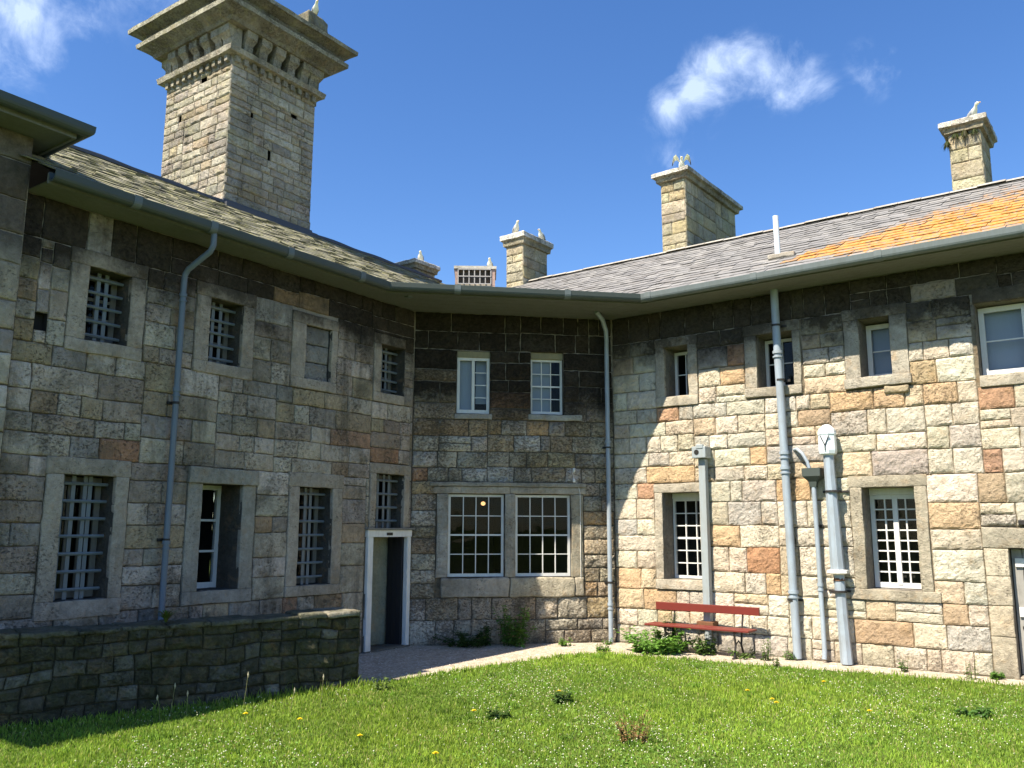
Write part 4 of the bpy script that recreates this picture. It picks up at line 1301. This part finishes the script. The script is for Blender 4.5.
# loose stones on the path
def poly_in(px, py, poly):
    inside = np.zeros(len(px), bool); n = len(poly)
    for i in range(n):
        x1, y1 = poly[i]; x2, y2 = poly[(i + 1) % n]
        if y1 == y2: continue
        c_ = ((y1 > py) != (y2 > py)) & (px < (x2 - x1) * (py - y1) / (y2 - y1) + x1)
        inside ^= c_
    return inside


rs = np.random.RandomState(4)


def fast_mesh(name, V, F, C, mat, smooth=False):
    me = bpy.data.meshes.new(name)
    k = F.shape[1]
    me.vertices.add(len(V)); me.vertices.foreach_set('co', V.astype(np.float32).ravel())
    me.loops.add(F.size); me.loops.foreach_set('vertex_index', F.astype(np.int32).ravel())
    me.polygons.add(len(F)); me.polygons.foreach_set('loop_start', np.arange(0, F.size, k, dtype=np.int32))
    me.polygons.foreach_set('loop_total', np.full(len(F), k, dtype=np.int32))
    at = me.color_attributes.new('Col', 'FLOAT_COLOR', 'POINT'); at.data.foreach_set('color', C.astype(np.float32).ravel())
    me.materials.append(mat); me.update(calc_edges=True); me.validate()
    o = bpy.data.objects.new(name, me); col.objects.link(o)
    return o


yard = [(-1.80, 10.83), (-1.55, 11.12), (-1.15, 11.52), (-.16, 12.50), (.55, 13.15), (1.1, 13.55), (1.55, 13.55), (2.05, 13.32), (2.8, 12.88), (3.5, 12.45), (4.5, 11.95), (5.3, 11.50), (6.0, 11.08), (7.2, 10.2), (8.4, 9.3), (8.6, 9.9), (1.79, 15.07), (-1.68, 14.5), (-5, 10), (-3, 9.9)]
N = 9000
px, py = rs.uniform(-5, 8.6, N), rs.uniform(9, 15.1, N)
ok = poly_in(px, py, yard); px, py = px[ok], py[ok]; N = len(px)
base = np.array([[1, 0, 0], [0, 1, 0], [-1, 0, 0], [0, -1, 0], [0, 0, 1]], float)
tri = np.array([[0, 1, 4], [1, 2, 4], [2, 3, 4], [3, 0, 4]])
sz = rs.uniform(.008, .022, N); an = rs.uniform(0, 6.28, N)
V = np.repeat(base[None], N, 0) * sz[:, None, None] * np.array([1, 1, .6])
V += rs.uniform(-.3, .3, V.shape) * sz[:, None, None]
ca, sa = np.cos(an), np.sin(an)
X = V[:, :, 0] * ca[:, None] - V[:, :, 1] * sa[:, None]; Y = V[:, :, 0] * sa[:, None] + V[:, :, 1] * ca[:, None]
V = np.stack([X + px[:, None], Y + py[:, None], V[:, :, 2] + .003], -1).reshape(-1, 3)
F = (tri[None] + (np.arange(N) * 5)[:, None, None]).reshape(-1, 3)
cb = np.array([[.52, .46, .38], [.60, .54, .46], [.36, .32, .27], [.44, .36, .26], [.30, .26, .21]])[rs.randint(0, 5, N)]
C = np.repeat(np.concatenate([cb, np.ones((N, 1))], 1), 5, 0)
tg = NT('pebbles'); cA = tg.n('ShaderNodeAttribute', attribute_name='Col').outputs['Color']; M['pebble'] = finish(tg, cA, .95, None, spec=.1)
st = fast_mesh('gravel_stones', V, F, C, M['pebble']); tag(st, 'loose stones scattered over the gravel path', 'gravel', kind='stuff')

# grass blades
def noise2(x, y, sc, off=0.0):
    out = np.zeros(len(x))
    for k, (a, b, p) in enumerate(((1, .3, .2), (-.4, 1.1, 1.7), (.8, -.9, 4.1), (1.7, 1.3, 2.2), (-1.9, .7, 5.1), (2.9, -2.3, .9))):
        out += np.sin((x * a + y * b) * sc + p + off * (k + 1)) / (1 + .5 * k)
    return out / 3.2


def blades(x, y, h, wd, colr, lean=.45):
    n = len(x)
    an = rs.uniform(0, 2 * np.pi, n); la = rs.uniform(0, 2 * np.pi, n)
    le = h * lean * rs.uniform(.2, 1.4, n)
    dx, dy = np.cos(an) * wd / 2, np.sin(an) * wd / 2
    lx, ly = np.cos(la) * le, np.sin(la) * le
    z0 = .018
    v = np.stack([np.stack([x - dx, y - dy, np.full(n, z0)], -1), np.stack([x + dx, y + dy, np.full(n, z0)], -1),
                  np.stack([x + lx * .35 + dx * .75, y + ly * .35 + dy * .75, z0 + h * .6], -1), np.stack([x + lx * .35 - dx * .75, y + ly * .35 - dy * .75, z0 + h * .6], -1),
                  np.stack([x + lx, y + ly, z0 + h * .95], -1)], 1)
    tri_ = np.array([[0, 1, 2], [0, 2, 3], [3, 2, 4]])
    f = (tri_[None] + (np.arange(n) * 5)[:, None, None]).reshape(-1, 3)
    c = np.repeat(np.concatenate([colr, np.ones((n, 1))], 1), 5, 0).reshape(n, 5, 4)
    c[:, :2, :3] *= .75
    return v.reshape(-1, 3), f, c.reshape(-1, 4)


N = 420000
yy = 4.2 + (rs.uniform(0, 1, N) ** 1.25) * 10.0
xx = rs.uniform(-1, 1, N) * (1.0 + yy * .66)
ok = poly_in(xx, yy, LAWN)
xx, yy = xx[ok], yy[ok]
n1, n2_ = noise2(xx, yy, 1.3), noise2(xx, yy, 4.5, 1.0)
hh = (.034 + .012 * n1 + .010 * n2_) * rs.uniform(.55, 1.45, len(xx)); hh = np.maximum(hh, .012)
# longer fringe against the wall and the path
def seg_dist(x, y, poly):
    d = np.full(len(x), 9.0)
    for (x1, y1), (x2, y2) in zip(poly[:-1], poly[1:]):
        t_ = np.clip(((x - x1) * (x2 - x1) + (y - y1) * (y2 - y1)) / ((x2 - x1) ** 2 + (y2 - y1) ** 2), 0, 1)
        d = np.minimum(d, np.hypot(x - x1 - t_ * (x2 - x1), y - y1 - t_ * (y2 - y1)))
    return d


ed = seg_dist(xx, yy, LAWN[:14]); ew = seg_dist(xx, yy, [(-1.8, 10.8), (-8, 5.96)])
hh *= 1 + 1.0 * np.exp(-ed / .12) * rs.uniform(0, 1.3, len(xx)) + 1.6 * np.exp(-ew / .10) * rs.uniform(0, 1.2, len(xx))
gA, gB, gC_ = np.array([.30, .42, .052]), np.array([.165, .29, .038]), np.array([.44, .42, .16])
mixv = np.clip(.5 + .5 * n1 + .25 * n2_ + rs.uniform(-.35, .35, len(xx)), 0, 1)[:, None]
cg = gA * mixv + gB * (1 - mixv)
pn_ = noise2(xx, yy, 2.3, 5.0)
cg *= (1 + .22 * np.clip(noise2(xx, yy, .9, 3.0), -1, 1) + .18 * noise2(xx, yy, 9.0, 2.0))[:, None]
dry = (rs.uniform(0, 1, len(xx)) < .06 + .22 * np.clip(pn_ - .35, 0, 1))[:, None]
cg = np.where(dry, gC_, cg) * rs.uniform(.8, 1.2, (len(xx), 1))
tn = 380
tx, ty = rs.uniform(-5, 8, tn), 5 + rs.uniform(0, 1, tn) * 8.4
k_ = poly_in(tx, ty, LAWN); tx, ty = tx[k_], ty[k_]
per = 42
ux = np.repeat(tx, per) + rs.normal(0, .045, len(tx) * per); uy = np.repeat(ty, per) + rs.normal(0, .045, len(tx) * per)
uh = rs.uniform(.035, .080, len(ux)) * np.repeat(rs.uniform(.6, 1.15, len(tx)), per)
uc = (gB * np.repeat(rs.uniform(.55, 1.25, len(tx)), per)[:, None]) * rs.uniform(.8, 1.2, (len(ux), 1))
xx, yy, hh, cg = np.concatenate([xx, ux]), np.concatenate([yy, uy]), np.concatenate([hh, uh]), np.concatenate([cg, uc])
V, F, C = blades(xx, yy, hh, .0052 + .0005 * yy, cg)
gr = fast_mesh('lawn_grass', V, F, C, M['blade']); tag(gr, 'short sunlit lawn grass', 'grass', kind='stuff')

# clover: leaves and small white heads, in drifts
N = 60000
yy = 5.0 + rs.uniform(0, 1, N) ** 1.1 * 8.8; xx = rs.uniform(-1, 1, N) * (1.0 + yy * .66)
dn = noise2(xx, yy, 1.7, 2.0) + .45 * noise2(xx, yy, 5.5, .3) + .30 * (xx > -.5)
ok = poly_in(xx, yy, LAWN) & (dn + rs.uniform(-.55, .55, N) > .32)
xx, yy = xx[ok], yy[ok]
xh, yh = xx[::3], yy[::3]; nh = min(len(xh), 7000); sel = rs.permutation(len(xh))[:nh]; xh, yh = xh[sel], yh[sel]
octv = np.array([[1, 0, 0], [0, 1, 0], [-1, 0, 0], [0, -1, 0], [0, 0, 1], [0, 0, -1]], float)
octf = np.array([[0, 1, 4], [1, 2, 4], [2, 3, 4], [3, 0, 4], [1, 0, 5], [2, 1, 5], [3, 2, 5], [0, 3, 5]])
hz = rs.uniform(.035, .075, nh)
V = octv[None] * rs.uniform(.0045, .0085, nh)[:, None, None] + np.stack([xh, yh, hz], -1)[:, None]
F = (octf[None] + (np.arange(nh) * 6)[:, None, None]).reshape(-1, 3)
cw = np.array([[.62, .62, .46], [.55, .54, .34], [.44, .38, .24], [.68, .68, .56]])[rs.randint(0, 4, nh)]
fl_ = fast_mesh('clover_flowers', V.reshape(-1, 3), F, np.repeat(np.concatenate([cw, np.ones((nh, 1))], 1), 6, 0), M['petal'])
tag(fl_, 'drifts of small white clover heads in the lawn', 'flowers', kind='stuff')
n = len(xx); lw = rs.uniform(.008, .016, n); zz = rs.uniform(.028, .052, n); an = rs.uniform(0, 6.28, n)
q = np.array([[1, 0, 0], [0, 1, 0], [-1, 0, 0], [0, -1, 0]], float)[None] * lw[:, None, None]
X = q[:, :, 0] * np.cos(an)[:, None] - q[:, :, 1] * np.sin(an)[:, None]; Y = q[:, :, 0] * np.sin(an)[:, None] + q[:, :, 1] * np.cos(an)[:, None]
Z = rs.uniform(-.5, .5, (n, 4)) * lw[:, None]
V = np.stack([X + xx[:, None], Y + yy[:, None], Z + zz[:, None]], -1).reshape(-1, 3)
F = (np.array([[0, 1, 2, 3]])[None] + (np.arange(n) * 4)[:, None, None]).reshape(-1, 4)
cl = np.array([.15, .27, .055]) * rs.uniform(.7, 1.5, (n, 1))
cv = fast_mesh('clover_leaves', V, F, np.repeat(np.concatenate([cl, np.ones((n, 1))], 1), 4, 0), M['leaf']); tag(cv, 'low clover leaves among the lawn grass', 'clover', kind='stuff')

# dandelions: each one a thing
def pxground(u, v, z=.03):
    x, y = (u - 512) / 858.86, -(v - 384) / 858.86
    cp, sp = math.cos(.166654), math.sin(.166654)
    cr, sr = math.cos(.0028), math.sin(.0028)
    x, y = cr * x - sr * y, sr * x + cr * y
    d = Vector((x, cp - sp * y, sp + cp * y)); t_ = (z - 1.9) / d.z
    return Vector((d.x * t_, d.y * t_, z))


def dandelion(loc, label, k):
    r = random.Random(k)
    d = thing('dandelion', label, 'flower', (loc.x, loc.y, .02), 0, 'yellow dandelions in the lawn')
    mb = MB(); c0 = Vector((loc.x, loc.y, .02)); top = c0 + Vector((r.uniform(-.02, .02), r.uniform(-.02, .02), .085))
    mb.tube([c0, top], .003, 5, (.16, .22, .06, 1)); mb.build('stem', M['leaf'], d)
    mb = MB()
    for lay, (rad, z, n_) in enumerate(((.026, .0, 14), (.018, .006, 10), (.009, .010, 6))):
        for j in range(n_):
            a = 2 * math.pi * j / n_ + lay * .3
            u_ = Vector((math.cos(a), math.sin(a), 0)); v_ = Vector((-math.sin(a), math.cos(a), 0)) * .005
            b_ = top + Vector((0, 0, z))
            mb.face([b_ - v_ * .5, b_ + u_ * rad - v_ + Vector((0, 0, .006)), b_ + u_ * rad + v_ + Vector((0, 0, .006)), b_ + v_ * .5], (.80, .62, .03, 1))
    mb.build('flower_head', M['petal'], d)


DL = [((358, 738), 'dandelion nearest the left front corner of the lawn'), ((437, 756), 'dandelion at the very front of the lawn, left of the reddish dock'),
      ((472, 713), 'dandelion just left of the green weed clump in mid-lawn'), ((560, 693), 'dandelion beside the green weed clump near the path'),
      ((777, 704), 'left dandelion of the pair in the right half of the lawn'), ((772, 701), 'small dandelion tucked behind the pair in the right half'),
      ((869, 713), 'dandelion right of centre below the flue pipe'), ((824, 683), 'dandelion near the path edge below the thin waste pipe'),
      ((246, 716), 'dandelion near the foot of the garden wall'), ((300, 721), 'dandelion in bright grass in front of the garden wall'), ((747, 692), 'dandelion in the lawn in front of the right end of the bench')]
for k, ((u, v), lab) in enumerate(DL): dandelion(pxground(u, v, .09), lab, k)

# ------------------------------------------------------------------ weeds
def leafy(name, label, cat, base, h, rad, nst, nleaf, lsize, colr, group=None, seed=0, fr=None, lean=.25, flowers=None):
    r = random.Random(seed)
    root = thing(name, label, cat, base, 0, group)
    ms, ml = MB(), MB()
    for s in range(nst):
        a = r.uniform(0, 2 * math.pi); rr_ = rad * math.sqrt(r.random()) * .6
        p0 = Vector(base) + Vector((math.cos(a) * rr_, math.sin(a) * rr_, 0))
        hh_ = h * r.uniform(.45, 1.0)
        out = Vector((math.cos(a), math.sin(a), 0)) * rad * r.uniform(.1, .7)
        pts = [p0 + out * (u * u) * lean * 2 + Vector((0, 0, hh_ * u)) for u in (0, .33, .66, 1)]
        ms.tube(pts, [.004, .0035, .003, .002], 4, tuple(c * .8 for c in colr) + (1,))
        for k in range(nleaf):
            u = r.uniform(.1, 1.0); i = min(2, int(u * 3)); p = pts[i].lerp(pts[i + 1], u * 3 - i)
            b = r.uniform(0, 2 * math.pi); L = 1.25 * lsize * r.uniform(.5, 1.25) * (1.15 - .5 * u)
            d = Vector((math.cos(b), math.sin(b), r.uniform(-.25, .5))).normalized(); sd = d.cross(Vector((0, 0, 1))).normalized() * L * r.uniform(.25, .42)
            tip = p + d * L - Vector((0, 0, L * .25)); m_ = p + d * L * .5 + Vector((0, 0, L * .05))
            kk = r.uniform(.8, 1.7); c = tuple(x * kk for x in colr) + (1,)
            ml.face([p, m_ + sd, tip], c); ml.face([p, tip, m_ - sd], c)
        if flowers and r.random() < flowers[1]:
            for k in range(5):
                c = tuple(flowers[0]) + (1,); q = pts[-1] + Vector((r.uniform(-.02, .02), r.uniform(-.02, .02), r.uniform(-.03, .02)))
                ml.face([q, q + Vector((.012, 0, .006)), q + Vector((0, .012, .010))], c)
    ms.build('stems', M['leaf'], root); ml.build('leaves', M['leaf'], root)
    return root


def wp(fr, s, o): v = W(fr, s, o, .0); return (v.x, v.y, .0)


leafy('weed', 'tall bushy green weed under the right half of the twin window', 'weed', wp(FC, 1.72, .22), .70, .32, 30, 15, .08, (.085, .17, .032), seed=1, lean=.5)
leafy('weed', 'dark spreading weed in the shade under the left half of the twin window', 'weed', wp(FC, .95, .16), .30, .42, 26, 14, .07, (.045, .085, .02), seed=2, lean=.6)
leafy('weed', 'upright weed stems in shade left of the tallest weed', 'weed', wp(FC, 1.25, .12), .48, .16, 12, 14, .06, (.05, .09, .022), seed=3)
leafy('weed', 'small pale weed in the gravel between the twin window and corner downpipe', 'weed', wp(FC, 2.55, .32), .14, .16, 14, 8, .05, (.11, .20, .04), seed=4)
leafy('weed', 'broad clump of leafy weeds spreading under the left end of the bench', 'weed', wp(FR, 1.12, .62), .36, .58, 64, 18, .09, (.11, .22, .04), seed=5, lean=.5, flowers=((.6, .6, .5), .3))
leafy('weed', 'dark weed growing up through the left end of the bench', 'weed', wp(FR, 1.18, .30), .62, .16, 14, 18, .06, (.05, .09, .025), seed=6)
leafy('weed', 'leafy weed in front of the square duct under the bench seat', 'weed', wp(FR, 1.82, .42), .34, .24, 18, 14, .07, (.07, .13, .03), seed=7)
leafy('weed', 'thin weed under the right end of the bench', 'weed', wp(FR, 2.45, .45), .18, .25, 14, 10, .05, (.09, .15, .035), seed=8, lean=.6)
leafy('weed', 'wispy weed in the gravel just right of the bench', 'weed', wp(FR, 2.78, .42), .34, .14, 10, 10, .045, (.08, .13, .035), seed=9)
leafy('weed', 'tuft at the foot of the thick pale blue downpipe', 'weed', wp(FR, 3.02, .14), .16, .12, 9, 8, .05, (.07, .13, .03), seed=10)
leafy('weed', 'small weed at the wall foot between the flue and the right door', 'weed', wp(FR, 4.62, .22), .18, .09, 7, 8, .045, (.07, .13, .03), seed=11)
leafy('weed', 'spindly weed in the gravel left of the boarded door', 'weed', wp(FR, 5.45, .35), .24, .10, 7, 8, .045, (.08, .13, .035), seed=12)
leafy('weed', 'low green weed at the foot of the boarded door jamb', 'weed', wp(FR, 5.72, .12), .12, .12, 12, 9, .05, (.08, .17, .03), seed=13)
leafy('weed', 'short weeds at the foot of the corner downpipe', 'weed', wp(FC, CLEN - .25, .28), .10, .12, 8, 8, .045, (.09, .16, .035), seed=14)
leafy('dock_plant', 'reddish-brown dock plant going to seed in the front lawn', 'weed', tuple(pxground(632, 742, .02)), .26, .20, 16, 14, .035, (.20, .13, .055), seed=20, lean=.4)
leafy('weed', 'dark green weed clump with a dandelion, left of the reddish dock', 'weed', tuple(pxground(561, 703, .02)), .16, .13, 14, 9, .07, (.05, .095, .022), seed=21, lean=.5)
leafy('weed', 'dark low weed clump, the leftmost in mid-lawn', 'weed', tuple(pxground(497, 719, .02)), .12, .12, 12, 9, .06, (.05, .095, .022), seed=22, lean=.6)
leafy('weed', 'low dark weed clump in the lawn near the boarded door', 'weed', tuple(pxground(975, 716, .02)), .10, .18, 14, 9, .06, (.055, .12, .025), seed=23, lean=.7)
leafy('weed', 'short grassy weed near the gravel at the end of the garden wall', 'weed', tuple(pxground(380, 690, .02)), .16, .14, 10, 7, .05, (.12, .17, .05), seed=24)
leafy('weed', 'weed tuft on the lawn edge between the corner downpipe and the bench', 'weed', tuple(pxground(603, 652, .02)), .14, .16, 16, 9, .05, (.09, .17, .03), seed=25)
leafy('weed', 'straggly weed on the lawn edge in front of the bench end', 'weed', tuple(pxground(776, 668, .02)), .22, .08, 7, 7, .04, (.08, .13, .03), seed=26)


def grassy(name, label, base, h, rad, n_, colr, seed, droop=.6, wd=.010, group=None, cat='fern'):
    r = random.Random(seed); root = thing(name, label, cat, base, 0, group); mb = MB()
    for k in range(n_):
        a = r.uniform(0, 2 * math.pi); L = h * r.uniform(.6, 1.15); dr = rad * r.uniform(.3, 1)
        d = Vector((math.cos(a), math.sin(a), 0)); sd = Vector((-d.y, d.x, 0)) * wd / 2
        p = [Vector(base) + d * (dr * u * u + .01) + Vector((0, 0, L * (u - droop * u * u))) for u in (0, .3, .6, .85, 1)]
        c = tuple(x * r.uniform(.7, 1.3) for x in colr) + (1,)
        for i in range(4):
            w0, w1 = (1, 1, .85, .5, .05)[i], (1, 1, .85, .5, .05)[i + 1]
            mb.face([p[i] - sd * w0, p[i] + sd * w0, p[i + 1] + sd * w1, p[i + 1] - sd * w1], c)
    mb.build('fronds', M['leaf'], root)
    return root


fb = W(GW, 2.28, -.10, .90)
grassy('fern', 'small tuft of fern growing from the top of the garden wall', tuple(fb), .24, .20, 60, (.11, .15, .03), 40, .5, .014)
for k, (u, v, lab) in enumerate([(320, 709, 'seeding grass stalk standing nearest the end of the garden wall'), (290, 712, 'seeding grass stalk second from the end of the garden wall'),
                                 (243, 708, 'tall seeding grass stalk midway along the garden wall foot'), (186, 717, 'seeding grass stalk at the garden wall foot left of midway'), (160, 722, 'short seeding grass stalk in wall shade, the farthest left'), (170, 716, 'thin seeding grass stalk against the left part of the garden wall')]):
    b = pxground(u, v, .02); root = thing('grass_stalk', lab, 'grass stalk', tuple(b), 0, 'seeding grass stalks along the garden wall'); mb = MB()
    r = random.Random(k); h = r.uniform(.22, .38); tp = b + Vector((r.uniform(-.05, .05), r.uniform(-.03, .03), h))
    mb.tube([b, b.lerp(tp, .5) + Vector((.005, 0, 0)), tp], .0025, 4, (.30, .30, .14, 1)); mb.build('stem', M['leaf'], root)
    mb = MB(); mb.tube([tp - Vector((0, 0, .06)), tp - Vector((0, 0, .03)), tp], [.002, .010, .002], 5, (.55, .50, .36, 1)); mb.build('seed_head', M['leaf'], root)
# ferns rooted in the joints under the narrow chimney's cap
cf = shift(FR, 5.24, -2.74)
for k, (s_, z_, sc_, lab) in enumerate([(-.02, 8.55, .22, 'fern hanging at the left edge under the narrow chimney cap'), (.12, 8.66, .20, 'fern under the narrow chimney cap, second from the left'), (.27, 8.68, .24, 'dense fern under the middle of the narrow chimney cap'), (.42, 8.66, .18, 'fern under the right edge of the narrow chimney cap')]):
    grassy('fern', lab, tuple(W(cf, s_, .03, z_)), sc_, .10, 46, (.05, .065, .018), 50 + k, 1.5, .02, 'ferns under the narrow chimney cap')

# ------------------------------------------------------------------ bench
bo = W(FR, 1.75, .45, 0)
bench = thing('bench', 'long red painted bench on black iron legs against the sunlit wall', 'bench', (bo.x, bo.y, 0))
mb = MB(); mb.rbox(FR, .90, 2.63, .235, .27, .615, .735, (.5, .5, .5, 0), 0, .3, .006, .002); mb.build('backrest', M['red_paint'], bench)
mb = MB()
for k in range(3): mb.rbox(FR, .88, 2.60, .30 + .115 * k, .405 + .115 * k, .395, .425, (.5, .5, .5, 0), 0, .3, .006, .002)
mb.build('seat', M['red_paint'], bench)
for s in (1.22, 2.36):
    mb = MB()
    mb.tube([W(FR, s, .62, .01), W(FR, s, .55, .20), W(FR, s, .60, .38)], .016, 6)
    mb.tube([W(FR, s, .60, .38), W(FR, s, .30, .38), W(FR, s, .255, .55), W(FR, s, .225, .73)], .016, 6)
    mb.tube([W(FR, s, .24, .01), W(FR, s, .34, .18), W(FR, s, .30, .38)], .016, 6)
    mb.tube([W(FR, s, .55, .20), W(FR, s, .44, .25), W(FR, s, .34, .18)], .010, 6)
    mb.box(FR, s - .02, s + .02, .20, .28, 0, .02); mb.box(FR, s - .02, s + .02, .58, .66, 0, .02)
    mb.build('leg', M['iron'], bench)

# ------------------------------------------------------------------ gulls
WHT, GRY, YEL, BLK = (.80, .80, .78, 1), (.38, .40, .43, 1), (.75, .45, .05, 1), (.03, .03, .03, 1)


def gull(label, loc, rz, wings=False, sitting=False, sc=1.0):
    sc *= .84
    root = thing('gull', label, 'gull', loc, rz, 'gulls on the chimneys')
    lx = 0.0 if not sitting else -.09
    o = Vector(loc)

    def X(p): return o + Vector(p) * sc
    up = lx
    # body: one continuous lofted surface from tail to bill base (x forward)
    prof = [(-.20, .085, .008, .02), (-.15, .105, .035, .025), (-.09, .14, .065, .055), (-.02, .18, .082, .08), (.045, .225, .075, .075), (.08, .275, .05, .05), (.095, .32, .036, .036), (.105, .355, .037, .036), (.135, .365, .036, .034), (.165, .36, .024, .024), (.18, .357, .012, .013)]
    if sitting: prof = [(x_, z_ * .85 + up * .55, a, b) for x_, z_, a, b in prof]
    mb = MB(); rows = []
    for x_, z_, a, b in prof: rows.append([X((x_, a * math.cos(t_), z_ + b * math.sin(t_))) for t_ in [2 * math.pi * j / 12 for j in range(12)]])
    mb.grid(rows, WHT, 0, closed=True); mb.face(rows[0], WHT); mb.face(list(reversed(rows[-1])), WHT)
    mb.build('body', M['feather'], root, smooth=True)
    mb = MB(); hz_ = prof[-1][1]
    mb.tube([X((.175, 0, hz_)), X((.21, 0, hz_ - .004)), X((.228, 0, hz_ - .018))], [.012 * sc, .009 * sc, .003 * sc], 6, YEL); mb.build('bill', M['feather'], root)
    mb = MB()
    for sy in (-1, 1):
        e = X((.140, sy * .034, prof[8][1] + .008)); mb.tube([e - Vector((0, 0, .004)), e + Vector((0, 0, .004))], .005 * sc, 6, BLK)
    mb.build('eyes', M['feather'], root)
    for sy in (-1, 1):
        mb = MB()
        if wings:
            R_ = [[(.08, .06, .22), (-.08, .05, .20)], [(.14, .16, .36), (-.08, .12, .33)], [(.12, .27, .46), (-.09, .22, .40)], [(.04, .38, .44), (-.10, .32, .38)], [(-.04, .44, .34), (-.12, .40, .31)], [(-.08, .46, .24), (-.11, .44, .24)]]
            cols_ = [WHT, WHT, WHT, (.55, .56, .58, 1), (.10, .09, .09, 1)]
            for k in range(5):
                for dz in (0, .012):
                    a, b = R_[k]; c, d = R_[k + 1]
                    f = [X((p[0], p[1] * sy * .55, p[2] - dz)) for p in (a, b, d, c)]
                    mb.face(f if dz else list(reversed(f)), cols_[k])
        else:
            rows = []
            for x_, a, b, zz_ in ((.05, .01, .02, .23), (.02, .028, .05, .205), (-.06, .030, .05, .165), (-.15, .018, .03, .115), (-.24, .004, .01, .07)):
                rows.append([X((x_, sy * (.062 - .20 * max(0, -x_ - .04)) + a * math.cos(t_), zz_ * (.85 if sitting else 1) + up * .55 + b * math.sin(t_))) for t_ in [2 * math.pi * j / 8 for j in range(8)]])
            mb.grid(rows[:4], GRY, 0, closed=True); mb.grid(rows[3:], BLK, 0, closed=True)
        mb.build('wing', M['feather'], root, smooth=not wings)
    if not sitting:
        for sy in (-1, 1):
            mb = MB(); mb.tube([X((.0, sy * .03, .12)), X((-.01, sy * .03, .06)), X((.0, sy * .03, .005))], .006 * sc, 5, YEL)
            mb.face([X((-.01, sy * .03, .006)), X((.05, sy * .03 - .02, .006)), X((.05, sy * .03 + .02, .006))], YEL); mb.build('leg', M['feather'], root)


g1 = W(FR, .07, -2.95, 9.42)
gull('gull with raised wings on the long chimney across the right ridge', tuple(g1 + Vector((0, 0, .02))), R(-100), wings=True, sc=.95)
p_ = W(FR, 5.62, -3.0, 8.92); gull('white gull on the narrow chimney at the far right', tuple(p_ + Vector((0, 0, .02))), R(-75))
p_ = W(FB, -.32, -.15, 8.78); gull('upright gull at the left of the middle chimney cap', tuple(p_ + Vector((0, 0, .02))), R(-70), sc=1.05)
p_ = W(FB, -.0, -.75, 8.78); gull('gull crouching at the right of the middle chimney cap', tuple(p_ + Vector((0, 0, .02))), R(-120), sitting=True)
p_ = W(FB2, -.0, -.30, 8.08); gull('gull sitting on the low chimney behind the corner gutter', tuple(p_ + Vector((0, 0, .02))), R(-90), sitting=True)
p_ = W(FB3, .34, -.25, 7.93); gull('gull sitting on the caged rooflight', tuple(p_ + Vector((0, 0, .01))), R(-95), sitting=True)
p_ = W(FL, -.06, -3.0, 12.31); gull('gull on top of the huge bracketed chimney stack', tuple(p_ + Vector((0, 0, .02))), R(-60))
